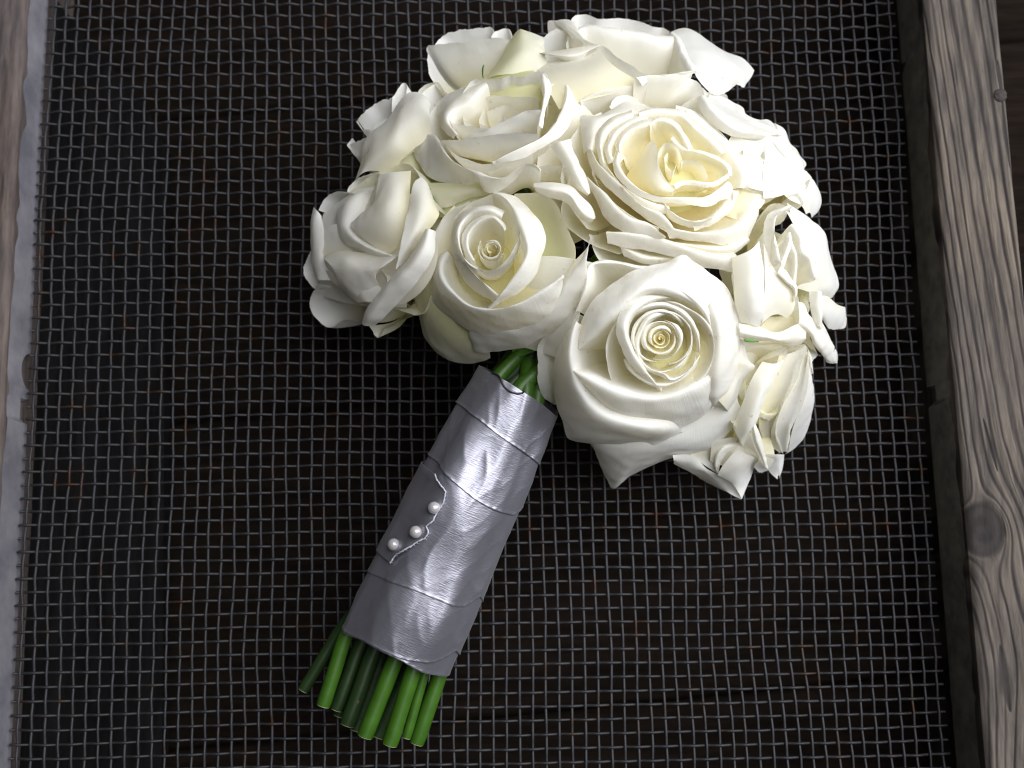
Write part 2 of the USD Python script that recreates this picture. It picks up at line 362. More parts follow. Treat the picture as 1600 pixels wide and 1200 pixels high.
def petal_mat(name, ramp, trans=0.40):
    return mat(name, {
        'pv': ('attribute', {'attribute': 'pv'}), 'pu': ('attribute', {'attribute': 'pu'}),
        'oi': ('object_info', {}),
        'r': ('rgb_ramp', {'ramp': ramp}),
        'c': ('combine_xyz', {}),
        'mu': ('math', {'math_type': 'multiply', 'value2': 120.0}), 'mv': ('math', {'math_type': 'multiply', 'value2': 3.0}),
        'mw': ('math', {'math_type': 'multiply', 'value2': 40.0}),
        'vein': ('noise_texture', {'scale': 1.0, 'detail': 4.0, 'roughness': 0.6}),
        'g': ('geometry', {}),
        'cell': ('noise_texture', {'scale': 1600.0, 'detail': 2.0}),
        'sp': ('noise_texture', {'scale': 170.0, 'detail': 3.0, 'roughness': 0.65}),
        'spr': ('rgb_ramp', {'ramp': [(0.0, (0, 0, 0)), (0.675, (0, 0, 0)), (0.75, (0.6, 0.6, 0.6)), (1.0, (1, 1, 1))]}),
        'er': ('rgb_ramp', {'ramp': [(0.0, (0, 0, 0)), (0.955, (0, 0, 0)), (0.995, (1, 1, 1)), (1.0, (1, 1, 1))]}), 'sp2': ('rgb_ramp', {'ramp': [(0.0, (0, 0, 0)), (0.5, (0, 0, 0)), (0.66, (0.32, 0.32, 0.32)), (1.0, (0.32, 0.32, 0.32))]}),
        'em': ('math', {'math_type': 'multiply'}), 'bf': ('math', {'math_type': 'maximum'}),
        'big': ('noise_texture', {'scale': 28.0, 'detail': 2.0}),
        'bigr': ('rgb_ramp', {'ramp': [(0.35, (0, 0, 0)), (0.7, (1, 1, 1))]}),
        'bm': ('math', {'math_type': 'multiply', 'value2': 0.22}),
        'tint': ('mix', {'mix_type': 'multiply', 'color2': (0.96, 0.93, 0.80)}),
        'brown': ('mix', {'mix_type': 'mix', 'color2': (0.66, 0.48, 0.27)}),
        'bv': ('bump', {'strength': 0.3, 'distance': 0.0006}),
        'bc': ('bump', {'strength': 0.10, 'distance': 0.0003}),
        'warm': ('mix', {'mix_type': 'multiply', 'fac': 1.0, 'color2': (1.0, 0.975, 0.88)}),
        't': ('translucent_bsdf', {}),
        'm': ('mix_closure', {'fac': trans}),
        'p': ('principled_bsdf', {'roughness': 0.6, 'specular_ior_level': 0.25, 'sheen_weight': 0.06, 'sheen_roughness': 0.5})},
        [('pv.fac', 'r.fac'), ('pu.fac', 'mu.value1'), ('pv.fac', 'mv.value1'), ('oi.random', 'mw.value1'), ('mu.value', 'c.x'), ('mv.value', 'c.y'), ('mw.value', 'c.z'), ('c.vector', 'vein.vector'),
         ('g.position', 'cell.vector'), ('g.position', 'sp.vector'), ('sp.fac', 'spr.fac'), ('g.position', 'big.vector'), ('big.fac', 'bigr.fac'), ('bigr.color', 'bm.value1'),
         ('r.color', 'tint.color1'), ('bm.value', 'tint.fac'), ('tint.color', 'brown.color1'), ('pv.fac', 'er.fac'), ('sp.fac', 'sp2.fac'), ('er.color', 'em.value1'), ('sp2.color', 'em.value2'), ('em.value', 'bf.value1'), ('spr.color', 'bf.value2'), ('bf.value', 'brown.fac'), ('brown.color', 'p.base_color'),
         ('brown.color', 'warm.color1'), ('warm.color', 't.color'), ('p.BSDF', 'm.closure1'), ('t.BSDF', 'm.closure2'),
         ('cell.fac', 'bc.height'), ('vein.fac', 'bv.height'), ('bc.normal', 'bv.normal'), ('bv.normal', 'p.normal')], surface='m.closure')
M['white'] = petal_mat('white_petal', [(0.0, (0.88, 0.79, 0.38)), (0.25, (0.915, 0.865, 0.59)), (0.55, (0.935, 0.92, 0.85)), (0.8, (0.945, 0.94, 0.92)), (1.0, (0.945, 0.945, 0.935))])
M['cream'] = petal_mat('cream_petal', [(0.0, (0.91, 0.78, 0.34)), (0.3, (0.935, 0.87, 0.60)), (0.6, (0.945, 0.92, 0.79)), (0.85, (0.95, 0.94, 0.89)), (1.0, (0.95, 0.94, 0.91))])
M['green'] = petal_mat('greenish_petal', [(0.0, (0.66, 0.68, 0.26)), (0.4, (0.82, 0.82, 0.52)), (0.75, (0.88, 0.87, 0.70)), (1.0, (0.91, 0.90, 0.80))])
M['heart'] = mat('rose_heart', {'p': ('principled_bsdf', {'base_color': (0.72, 0.68, 0.36), 'roughness': 0.7})}, [])

def stemmat(name, a, b):
    return mat(name, {'g': ('geometry', {}), 'n': ('noise_texture', {'scale': 160.0, 'detail': 4.0}), 'oi': ('object_info', {}),
        'mx': ('mix', {'color1': a, 'color2': b}), 'n2': ('noise_texture', {'scale': 240.0, 'detail': 3.0}),
        'r2': ('rgb_ramp', {'ramp': [(0.0, (0, 0, 0)), (0.72, (0, 0, 0)), (0.80, (1, 1, 1)), (1, (1, 1, 1))]}),
        'br': ('mix', {'color2': (0.16, 0.09, 0.04)}), 'b': ('bump', {'strength': 0.2, 'distance': 0.0005}),
        'p': ('principled_bsdf', {'roughness': 0.42, 'specular_ior_level': 0.5})},
        [('g.position', 'n.vector'), ('n.fac', 'mx.fac'), ('g.position', 'n2.vector'), ('n2.fac', 'r2.fac'), ('r2.color', 'br.fac'), ('mx.color', 'br.color1'), ('br.color', 'p.base_color'), ('n.fac', 'b.height'), ('b.normal', 'p.normal')])
M['stem'] = stemmat('lit_stem', (0.020, 0.070, 0.004), (0.048, 0.13, 0.008))  # stems in the light: brightness put into the green
M['stem2'] = stemmat('shaded_stem', (0.012, 0.032, 0.008), (0.024, 0.05, 0.012))  # stems on the shaded side: shade put into the same green
M['cut'] = mat('cut_stem', {'p': ('principled_bsdf', {'base_color': (0.30, 0.36, 0.16), 'roughness': 0.7})}, [])
M['leaf'] = stemmat('leaf', (0.05, 0.15, 0.025), (0.12, 0.26, 0.05))
M['pearl'] = mat('pearl', {'p': ('principled_bsdf', {'base_color': (0.42, 0.40, 0.41), 'roughness': 0.25, 'coat_weight': 0.8, 'coat_roughness': 0.08, 'metallic': 0.15, 'sheen_weight': 0.3})}, [])
M['thread'] = mat('white_thread', {'p': ('principled_bsdf', {'base_color': (0.42, 0.42, 0.47), 'roughness': 0.5})}, [])
M['gap_dark'] = mat('gap_dark', {'p': ('principled_bsdf', {'base_color': (0.015, 0.013, 0.013), 'roughness': 0.5})}, [])  # near black for the shade inside a gap of the ribbon
M['satin'] = mat('silver_satin', {
    's': ('attribute', {'attribute': 'su'}), 't': ('attribute', {'attribute': 'sv'}),
    'c': ('combine_xyz', {}), 'ms': ('math', {'math_type': 'multiply', 'value2': 300.0}), 'mt': ('math', {'math_type': 'multiply', 'value2': 1900.0}),
    'n': ('noise_texture', {'scale': 1.0, 'detail': 2.0}), 'g': ('geometry', {}), 'n2': ('noise_texture', {'scale': 190.0, 'detail': 3.0}),
    'r': ('rgb_ramp', {'ramp': [(0.3, (0.345, 0.342, 0.40)), (0.7, (0.375, 0.372, 0.435))]}),
    'b': ('bump', {'strength': 0.4, 'distance': 0.00025}), 'b2': ('bump', {'strength': 0.05, 'distance': 0.0012}),
    'p': ('principled_bsdf', {'metallic': 0.8, 'roughness': 0.37, 'sheen_weight': 0.1})},
    [('s.fac', 'ms.value1'), ('t.fac', 'mt.value1'), ('ms.value', 'c.x'), ('mt.value', 'c.y'), ('c.vector', 'n.vector'), ('g.position', 'n2.vector'), ('n2.fac', 'r.fac'), ('r.color', 'p.base_color'),
     ('n2.fac', 'b2.height'), ('n.fac', 'b.height'), ('b2.normal', 'b.normal'), ('b.normal', 'p.normal')])

# --- handle: an oval bundle from A (below the flowers) to B (cut stems)
A2, B2 = np.array([807.0, 611.0]), np.array([616.0, 1022.0])
ZA, ZB = 0.056, 0.0295
dirp = (B2 - A2) / np.linalg.norm(B2 - A2); perp = np.array([-dirp[1], dirp[0]])
if perp[0] < 0: perp = -perp
LEN = np.linalg.norm(B2 - A2)
A3, B3 = P(*A2, ZA), P(*B2, ZB)
ax = (B3 - A3) / np.linalg.norm(B3 - A3)
e1 = P(*(A2 + perp * 50), ZA) - P(*A2, ZA); e1 -= ax * (e1 @ ax); e1 /= np.linalg.norm(e1)
e2 = np.cross(e1, ax); e2 = e2 if e2[2] > 0 else -e2
HW_S = [-0.15, 0.0, 0.15, 0.4, 0.62, 0.85, 1.0, 1.2]
HW_W = [68, 71, 76, 84, 88, 90, 89, 86]
hw_px = PchipInterpolator(HW_S, HW_W)
mpp = lambda s: (D - (ZA + (ZB - ZA) * s)) * S / D
def Hs(s, th, off=0.0):
    """Point of the handle: s along it (0 top, 1 bottom), th round it (0 right, 90 degrees up), off metres proud of the bundle."""
    s, th, off = np.broadcast_arrays(np.asarray(s, float), np.asarray(th, float), np.asarray(off, float))
    hw = hw_px(np.clip(s, -0.15, 1.2)) * mpp(s)
    lump = 0.0011 * np.sin(5 * th + 1.0 + 1.5 * s) * np.sin(2 * th + 0.4) + 0.0022 * (meshkit.noise(np.stack([np.cos(th) * 1.7 + 5, np.sin(th) * 1.7 + 5, s * 5], -1), 31) - 0.5) \
        + 0.0016 * (meshkit.noise(np.stack([np.cos(th) * 4 + 5, np.sin(th) * 2.5 + 5, s * 4], -1), 32) - 0.5)
    n1 = meshkit.noise(np.stack([np.cos(th) * 1.8 + 5 + s * 3.0, np.sin(th) * 1.8 + 5, s * 7 - np.cos(th) * 2.5], -1), 37)
    n2 = meshkit.noise(np.stack([np.cos(th) * 2.8 + 8 - s * 2.0, np.sin(th) * 2.8 + 5, s * 10 + np.cos(th) * 3.0], -1), 38)
    lump = lump + 0.00038 * (1 - np.abs(2 * n1 - 1)) ** 3 + 0.00016 * (1 - np.abs(2 * n2 - 1)) ** 4
    rr = hw - 0.0012 + off + lump
    return A3 + (B3 - A3) * s[..., None] + (np.cos(th) * rr)[..., None] * e1 + (np.sin(th) * rr * 0.90)[..., None] * e2

def project(p):
    d = np.asarray(p) - CAM
    w = d @ FWD
    return np.array([800 + F * (d @ RIGHT) / w, 600 - F * (d @ UP) / w])
def sw(px, py):
    """Photograph point on the surface of the handle to (s, th)."""
    p = np.array([px, py], float) - A2
    s = (p @ dirp) / LEN
    th = math.acos(np.clip((p @ perp) / hw_px(np.clip(s, -0.15, 1.2)), -0.97, 0.97))
    for _ in range(12):
        q = project(Hs(s, th, 0.001)); e = np.array([px, py]) - q
        J = np.stack([(project(Hs(s + 1e-3, th, 0.001)) - q) / 1e-3, (project(Hs(s, th + 1e-3, 0.001)) - q) / 1e-3], 1)
        J += np.eye(2) * 1e-6
        step = np.linalg.lstsq(J.T @ J + np.diag([50.0, 900.0]), J.T @ e, rcond=None)[0]
        s += float(np.clip(step[0], -0.1, 0.1)); th = float(np.clip(th + np.clip(step[1], -0.2, 0.2), 0.12, math.pi - 0.12))
    return s, th

def edge_fn(pts):
    """s as a function of th all round the handle from points on its visible side."""
    st = sorted([(th, s) for s, th in (sw(*p) for p in pts)])
    th = np.array([t for t, _ in st]); s = np.array([x for _, x in st])
    keep = np.concatenate([[True], np.diff(th) > 0.02]); th, s = th[keep], s[keep]
    tt = np.concatenate([th, [th[0] + 2 * np.pi]]); ss = np.concatenate([s, [s[0]]])
    f = PchipInterpolator(tt, ss)
    return lambda t: f((np.asarray(t) - th[0]) % (2 * np.pi) + th[0])
EDGES = [
    [(750, 572), (785, 592), (818, 612), (868, 650)],
    [(721, 634), (745, 653), (776, 678), (817, 706), (850, 729)],
    [(684, 722), (707, 752), (749, 785), (770, 796), (798, 804), (816, 795)],
    [(573, 890), (599, 904), (652, 925), (695, 943), (723, 948), (750, 932)],
    [(535, 984), (576, 1006), (621, 1028), (655, 1035), (682, 1034), (713, 1017)],
    [(533, 985), (576, 1008), (621, 1031), (652, 1048), (672, 1055), (697, 1058)]]
EF = [edge_fn(e) for e in EDGES]
tuck = 0.055
nth = 220
TH = np.linspace(0, 2 * np.pi, nth)
for k in range(5):
    s0 = EF[k](TH) - (tuck if k else 0.0); s1 = EF[k + 1](TH)
    if k == 4: s0 = EF[4](TH) - 0.10
    nv = 70 if k < 4 else 30
    V = np.linspace(0, 1, nv)[None, :]
    Sg = s0[:, None] + (s1 - s0)[:, None] * V
    # each turn of ribbon lies under the one above it and stands proud at its stitched lower edge
    lay = {0: 0.0012, 1: 0.0008, 2: 0.0005, 3: 0.0003, 4: -0.0002}[k]
    off = lay + 0.0002 * V + 0.0 * Sg
    selv = np.exp(-((1 - V) * (s1 - s0)[:, None] * 0.13 / 0.0009) ** 2)
    off = off + 0.00030 * selv * (0.7 + 0.3 * np.sin(TH * 260)[:, None])
    G = Hs(Sg, TH[:, None] + 0 * Sg, off)
    G[-1] = G[0]
    (v_, f_), vals = thick(G, 0.00035, {'su': TH[:, None] * 0.026 + 0 * Sg, 'sv': Sg * 0.13})
    obj('ribbon_wrap', (v_, f_), M['satin'], bouquet, attrs=vals, smooth=True)

# --- torn end of the ribbon held by three pearl headed pins
JAG = [(683, 742), (699, 768), (694, 785), (684, 803), (679, 815), (669, 822), (671, 833), (664, 842), (655, 846), (643, 856), (633, 862), (622, 868), (612, 880)]
js = [sw(*p) for p in JAG]
n, m = 90, 24
jt = np.concatenate([[0], np.cumsum(np.hypot(*np.diff(np.array(JAG, float), axis=0).T))]); jt /= jt[-1]
tq = np.linspace(0, 1, n)
jS = np.interp(tq, jt, [a for a, _ in js]); jT = np.interp(tq, jt, [b for _, b in js])
V = np.linspace(0, 1, m)[None, :]
Sg = jS[:, None] + 0 * V; Tg = (np.pi + 0.5) * (1 - V) + jT[:, None] * V
off = 0.0019 + 0.0007 * V ** 3 + 0.0006 * np.sin(tq * 17)[:, None] * V ** 2
G = Hs(Sg, Tg, off)
(v_, f_), vals = thick(G, 0.0004, {'su': Tg * 0.026, 'sv': Sg * 0.13})
obj('ribbon_end', (v_, f_), M['satin'], bouquet, attrs=vals, label='cut end of the ribbon, frayed along its edge')
fr = [tube(G[:, -1] + np.array([0, 0, 0.0003]) + 0.0003 * (RNG.random((n, 3)) - 0.5), 0.00030 + 0.00022 * RNG.random(n), 5)]
for i in range(3, n - 2, 3):
    p = G[i, -1]; q = p + (G[i, -1] - G[i, -3]) / np.linalg.norm(G[i, -1] - G[i, -3]) * RNG.uniform(0.0004, 0.0016) + np.array([0, 0, 0.0004])
    fr.append(tube([p, (p + q) / 2 + RNG.normal(0, 0.0002, 3), q], 0.00013, 4))
obj('frayed_edge', join(fr), M['thread'], bouquet)
for px, py in ((682.5, 794), (655, 832), (623, 853)):
    s, th = sw(px, py)
    c0, c1 = Hs(s, th, 0.0019), Hs(s, th, 0.0040)
    ball = trimesh.creation.icosphere(4, 0.0026); ball.apply_translation(c1)
    pin = obj('pearl_pin', ball, M['pearl'], bouquet)
    obj('pin_shaft', tube([Hs(s - 0.03, th, -0.006), c0, c1], 0.0004, 6), M['wire'], pin)
loop = [(770, 583), (780, 588), (784, 595), (789, 605), (800, 613), (812, 615), (818, 611)]
lp = np.array([Hs(*sw(*p), 0.0016) for p in loop])
obj('thread_loop', tube(CubicSpline(np.arange(len(lp)), lp)(np.linspace(0, len(lp) - 1, 40)), 0.00045, 6), M['gap_dark'], bouquet)  # dark tube added to stand for the shaded gap at the ribbon edge

# --- dome of flowers: height of the heads above the screen
def dome(x, y):
    rho2 = ((np.asarray(x, float) - 905) / 440) ** 2 + ((np.asarray(y, float) - 395) / 395) ** 2
    return 0.036 + 0.084 * np.where(rho2 < 1, 1 - rho2, -1.0 * (np.sqrt(np.maximum(rho2, 1)) - 1) * 2)

# --- stems: cut ends below the ribbon, through the handle, fanning out to the flowers
STEMS = [  # x0 y0 (leaving the ribbon), x1 y1 (cut end), height above axis, half width px, material, head
    (530, 986, 474, 1078, -0.010, 9, 'stem2', (560, 440)), (541, 992, 505, 1102, 0.004, 11, 'stem', (600, 390)), (563, 1008, 526, 1108, -0.011, 11, 'stem2', (620, 220)),
    (584, 1018, 543, 1132, -0.006, 12, 'stem2', (740, 130)), (617, 1032, 570, 1150, 0.009, 12.5, 'stem', (790, 200)), (645, 1050, 609, 1163, 0.010, 12, 'stem', (970, 120)),
    (662, 1056, 635, 1152, 0.002, 7.5, 'stem', (1050, 270)), (687, 1053, 651, 1161, -0.003, 12, 'stem', (1150, 300)), (600, 1020, 556, 1140, -0.015, 11, 'stem2', (1180, 430)),
    (640, 1040, 590, 1150, -0.013, 11, 'stem2', (1180, 610)), (570, 1000, 530, 1118, -0.018, 10, 'stem2', (1000, 540))]
for i, (x0, y0, x1, y1, dz, hw, mt, head) in enumerate(STEMS):
    s, th = sw(x0, y0)
    zc = max(ZB + dz, 0.006)
    e = P(x1, y1, max(zc - 0.004, 0.006)); a = P(x0, y0, zc)
    out = np.array(a) + (a - e) * 0.25
    inner = B3 + (A3 - B3) * 0.35 + (a - B3) * 0.55
    top = A3 + (a - B3) * 0.45 * np.array([1, 1, 1])
    up = A3 + (A3 - B3) * 0.22 + e1 * (0.004 * (i % 5 - 2)) + e2 * (0.005 * ((i * 2) % 5 - 2) / 2 - 0.009)
    hp = P(head[0], head[1], max(float(dome(*head)) - 0.052, 0.02))
    pts = np.array([e, (e + a) / 2, a, inner, top, up, (up + hp) / 2, hp])
    t = np.concatenate([[0], np.cumsum(np.linalg.norm(np.diff(pts, axis=0), axis=1))])
    cs = PchipInterpolator(t, pts)
    q = cs(np.linspace(0, t[-1], 90))
    r = hw * mpp(1.0) * (1 + 0.06 * (meshkit.noise(np.stack([np.arange(90) * 0.4, np.full(90, i * 5.0), np.zeros(90)], -1), 33) - 0.5))
    r[0] *= 0.93
    st = obj('stem', tube(q, r, 14), M[mt], bouquet)
    n0 = (q[0] - q[1]) / np.linalg.norm(q[0] - q[1])
    obj('cut_end', tube([q[0] - n0 * 0.0004, q[0] + n0 * 0.0003], r[0] * 0.93, 14), M['cut'], st)

def leaf(pts, hw, z, name='sepal'):
    c = np.array([P(x, y, zz) for (x, y), zz in zip(pts, z)])
    n = 24
    c = CubicSpline(np.arange(len(c)), c)(np.linspace(0, len(c) - 1, n))
    t = np.gradient(c, axis=0); t /= np.linalg.norm(t, axis=1, keepdims=True)
    sd = np.cross(t, [0, 0.3, 1.0]); sd /= np.linalg.norm(sd, axis=1, keepdims=True)
    w = hw * np.sin(np.pi * np.linspace(0.08, 1, n) ** 0.8) ** 0.8
    V = np.linspace(-1, 1, 9)
    G = c[:, None] + sd[:, None] * (w[:, None] * V[None])[..., None] + np.array([0, 0, 1.0]) * (0.25 * w[:, None] * V[None] ** 2)[..., None]
    (v_, f_), _ = thick(G, 0.0004)
    obj(name, (v_, f_), M['leaf'], bouquet)
leaf([(800, 551), (820, 548), (846, 543)], 0.0022, (0.058, 0.060, 0.062))
leaf([(846, 572), (838, 582), (828, 592)], 0.0020, (0.062, 0.060, 0.058))
leaf([(1163, 532), (1174, 532), (1186, 534)], 0.0008, (0.078, 0.078, 0.077))
leaf([(655, 292), (668, 305), (690, 326)], 0.0030, (0.075, 0.076, 0.076))
leaf([(755, 122), (754, 112), (756, 101)], 0.0006, (0.086, 0.090, 0.094))

# --- roses: every petal is a curved shell lofted through its base, belly, rim and rolled lip
# windows of the photograph the petal outlines were measured in: origin and scale
WIN = {'A': (640, 0, 4), 'B': (460, 110, 2.857), 'C': (820, 130, 3.81), 'D': (640, 280, 4.2845), 'E': (820, 380, 3), 'F': (1060, 160, 4), 'G': (1020, 420, 3.2438),
       'H': (840, 0, 4.4444), 'I': (640, 100, 5.714), 'J': (1060, 600, 6.667), 'K': (1140, 450, 8), 'L': (1140, 310, 8), 'N': (460, 260, 4.4458), 'O': (820, 380, 6)}
ZMIN = 0.005
class Rose:
    def __init__(self, label, centre, root, material='white', heart=0.015):
        self.root = P(root[0], root[1], root[2] / 1000.0)
        top = P(centre[0], centre[1], float(dome(*centre)) + 0.0)
        self.axis = (top - self.root) / np.linalg.norm(top - self.root)
        self.mat = material; self.c = centre
        h = trimesh.creation.icosphere(3, heart); h.vertices *= [1, 1, 0.55]
        h.vertices += 0.12 * h.vertices * (meshkit.noise(h.vertices * 160)[:, None] - 0.5)
        h.apply_translation(self.root)
        self.path = obj('rose', h, M['heart'], bouquet, label=label)
PN = [0]
def curve(win, text):
    ox, oy, sc = WIN[win]
    pts, h = [], 0.0
    for tok in text.split():
        a = [float(q) for q in tok.split(',')]
        if len(a) > 2: h = a[2]
        x, y = ox + a[0] / sc, oy + a[1] / sc
        pts.append((x, y, h))
    return np.array(pts)
def lift(pts):
    z = np.maximum(dome(pts[:, 0], pts[:, 1]) + pts[:, 2] / 1000.0, ZMIN)
    return P(pts[:, 0], pts[:, 1], z)
def spline(p, n):
    t = np.concatenate([[0], np.cumsum(np.linalg.norm(np.diff(p, axis=0), axis=1) ** 0.75)])
    u = np.linspace(0, t[-1], n)
    if len(p) == 2: return p[0] + (p[1] - p[0]) * (u / t[-1])[:, None]
    return CubicSpline(t, p, bc_type='natural')(u)
def make(rose, rows, pvs, material=None, nu=60, nv=40, ruffle=1.0, pvk=1.0, edge=1.0):
    """Shell through a stack of curves (each n x 3 points), with the small waves and nicks a petal has."""
    PN[0] += 1
    R = np.stack([spline(r, nu) for r in rows], 1)                       # nu x K x 3
    K = R.shape[1]
    d = np.concatenate([[0], np.cumsum(np.maximum(np.linalg.norm(np.diff(R, axis=1), axis=2).mean(0), 1e-4))]); d /= d[-1]
    v = np.linspace(0, 1, nv)
    G = (CubicSpline(d, R, axis=1, bc_type='natural')(v) if K > 2 else R[:, :1] + (R[:, 1:] - R[:, :1]) * v[None, :, None])
    pv = np.interp(v, d, pvs)
    Pv = np.repeat(pv[None], nu, 0)
    u = np.linspace(0, 1, nu)
    U = np.repeat(u[:, None], nv, 1)
    N = grid_normals(G)
    q = G * 75 + PN[0] * 3.1
    amp = np.clip((Pv - 0.15) / 0.85, 0, 1)
    G = G + N * (ruffle * 0.0017 * (meshkit.noise(q, 41) - 0.5) * amp + ruffle * 0.0008 * (meshkit.noise(q * 2.7, 42) - 0.5) * amp ** 2)[..., None]
    # nicks along the free edge: pull the last rows along the petal a little
    if edge:
        dv = G[:, -1] - G[:, -4]
        dv /= np.maximum(np.linalg.norm(dv, axis=1, keepdims=True), 1e-9)
        w = edge * 0.0008 * (meshkit.noise(np.stack([u * 14, u * 0 + PN[0] * 1.7, u * 0], -1), 43) - 0.5) + edge * 0.0004 * (meshkit.noise(np.stack([u * 45, u * 0 + PN[0] * 1.7, u * 0], -1), 44) - 0.5)
        G = G + dv[:, None] * (w[:, None] * np.clip((v[None] - 0.6) / 0.4, 0, 1) ** 2)[..., None]
    vv, ff, vals = G.reshape(-1, 3), grid_faces(nu, nv), {'pv': Pv.ravel() * pvk, 'pu': U.ravel() + PN[0] * 0.37}
    obj('petal', (vv, ff), M[material or rose.mat], rose.path, attrs=vals)
def pet(rose, win, rim, lip=None, lat=0.86, axl=0.45, material=None, up=0.0, **k):
    """A petal that rises from the heart of its rose to a rim, and may roll over into a lip."""
    r = lift(curve(win, rim)); nU = 60
    r = spline(r, 24)
    o = rose.root + rose.axis * up
    v = r - o; a = v @ rose.axis; l = v - a[:, None] * rose.axis
    base = o + 0.22 * l + 0.05 * a[:, None] * rose.axis
    belly = o + lat * l + axl * a[:, None] * rose.axis
    rows, pvs = [base, belly, r], [0.0, 0.45, 0.88 if lip else 1.0]
    if lip:
        rows.append(lift(curve(win, lip))); pvs.append(1.0)
    make(rose, rows, pvs, material, **k)
def sheet(rose, win, *curves, pv=(0.45, 1.0), material=None, **k):
    rows = [lift(curve(win, c)) for c in curves]
    make(rose, rows, np.linspace(pv[0], pv[1], len(rows)), material, **k)
def ring(rose, c, text, lip=0.0, liph=-2.0, **k):
    """A petal given round a centre: angle (clockwise from the right), radius in pixels, height."""
    a = [[float(q) for q in t.split(',')] for t in text.split()]
    h = a[0][2]; pts = []
    for p in a:
        h = p[2] if len(p) > 2 else h
        pts.append((p[0], p[1], h))
    pts = np.array(pts)
    pts[:, 1] *= 1 + 0.05 * np.sin(pts[:, 0] * 0.031 + PN[0] * 1.9)
    n = max(24, len(pts))
    tt = np.linspace(0, 1, len(pts)); t2 = np.linspace(0, 1, n)
    f = PchipInterpolator(tt, pts) if len(pts) > 2 else (lambda x: pts[0] + (pts[1] - pts[0]) * x[:, None])
    q = f(t2)
    ph = np.radians(q[:, 0]); drop = 6.0 * np.abs(2 * t2 - 1) ** 7
    def txt(extra, dh):
        rr = q[:, 1] + extra * np.sin(np.pi * np.clip(t2, 0, 1)) ** 0.6
        return ' '.join('%.2f,%.2f,%.2f' % (c[0] + r_ * math.cos(p), c[1] + r_ * math.sin(p), hh) for r_, p, hh in zip(rr, ph, q[:, 2] - drop + dh))
    WIN['_'] = (0, 0, 1)
    pet(rose, '_', txt(0, 0), txt(lip, liph) if lip else None, **k)

def guards(rose, n, radius, frac=0.32, seed=0, material='green'):
    """Outer petals low round the heart, which close the gaps between the blooms."""
    rg = np.random.default_rng(seed)
    L = 0.045; base0 = rose.root - rose.axis * (0.022 if seed in (1, 2, 3, 4) else 0.004)
    a = np.cross(rose.axis, [0.3, 1, 0.2]); a /= np.linalg.norm(a); b = np.cross(rose.axis, a)
    for i in range(n):
        ph = 2 * np.pi * (i + 0.3 * rg.random()) / n
        t = np.linspace(-1, 1, 11); th = ph + t * 0.62 * (2 * np.pi / n)
        rr = radius * (1 - 0.16 * np.abs(t) ** 2.5) * rg.uniform(0.92, 1.06)
        dirs = np.cos(th)[:, None] * a + np.sin(th)[:, None] * b
        z = L * frac * rg.uniform(0.8, 1.15)
        rows = [base0 + dirs * radius * 0.25 - rose.axis * 0.006, base0 + dirs * radius * 0.8 + rose.axis * z * 0.35, base0 + dirs * rr[:, None] + rose.axis * z * (1 - 0.15 * t ** 2)[:, None],
                base0 + dirs * (rr * 1.12)[:, None] + rose.axis * z * 0.8]
        for r in rows: r[:, 2] = np.maximum(r[:, 2], ZMIN)
        make(rose, rows, [0.0, 0.45, 0.75, 0.95], material, nu=30, nv=20)

# rose 1: the large open rose at the lower right of the handle
R = Rose('large fully open white rose with a tight spiral heart, nearest the top of the handle', (1033, 530), (1036, 536, 77))
guards(R, 6, 0.027, seed=1)
c = (1032, 529)
ring(R, c, '0,0.5,-4 250,2.5 500,4.5', edge=0, pvk=0.4, axl=0.85, up=0.017); ring(R, c, '200,5.5,-4 480,8', 1, -0.6, pvk=0.5, axl=0.85, up=0.017); ring(R, c, '20,9,-4 310,11.5', 1.2, -0.6, pvk=0.55, axl=0.8, up=0.016); ring(R, c, '-110,13,-3.5 160,15.5', 1.5, -0.8, pvk=0.65, axl=0.8, up=0.015)
ring(R, c, '120,16.5,-3 350,20', 1.6, -0.8, pvk=0.72, axl=0.75, up=0.014); ring(R, c, '-40,21,-3 190,24', 1.8, -1, pvk=0.8, axl=0.7, up=0.012); ring(R, c, '130,25,-2.5 390,29', 2, -1, pvk=0.85, axl=0.7, up=0.012); ring(R, c, '-80,30,-2 110,34', 2.2, -1.2, pvk=0.9, up=0.010)
ring(R, c, '100,38,-2 200,43 330,43', 1.5, -1, pvk=0.9); ring(R, c, '-30,46,-2 60,54 150,53', 2, -1.5, pvk=0.92); ring(R, c, '20,61,-2 80,70 150,66', 1.5, -1); ring(R, c, '-150,58,-2 -60,57 20,62', 1.5, -1)
ring(R, c, '-125,41,-2 -60,44 0,50 72,44', 2.5, -1.5)
ring(R, c, '280,38,-1 252,38 207,35 164,40 122,48 88,54,1 71,66 23,70,0', 6, -2.5)
ring(R, c, '-85,61,-1 -52,66,0 -11,80 7,84 40,87 78,80,-1', 3, -2)
ring(R, c, '285,70,1 250,68 231,66,2 210,63,3 194,59,4 165,52,4 140,53,3 112,64,2 89,86,0', 10, -3)
ring(R, c, '215,72,-6 190,82,-3 173,86,-2 158,91,-2 145,95,-4 132,96,-8')
ring(R, c, '240,80,-1 262,80,1 286,80,2 312,82,2 335,85,1 360,86,0', 4, -3)
pet(R, 'E', '258,498,-9 325,430,-5 380,370,-2 440,320,0 500,262,1 550,222,2 640,212,2 720,235,2 800,280,1 870,335,0', '240,498,-12 252,410,-13 285,320,-12 340,245,-11 420,185,-10 548,115,-10 640,88,-10 700,72,-9 742,60,-8 775,80,-9 860,135,-11 940,200,-12 985,290,-12')
pet(R, 'E', '855,300,-2 885,400,0 893,520,1 884,600,1 875,690,-2 865,755,-8', '965,235,-12 1000,380,-11 1022,520,-11 1005,630,-11 962,712,-11 905,770,-13 872,765,-12')
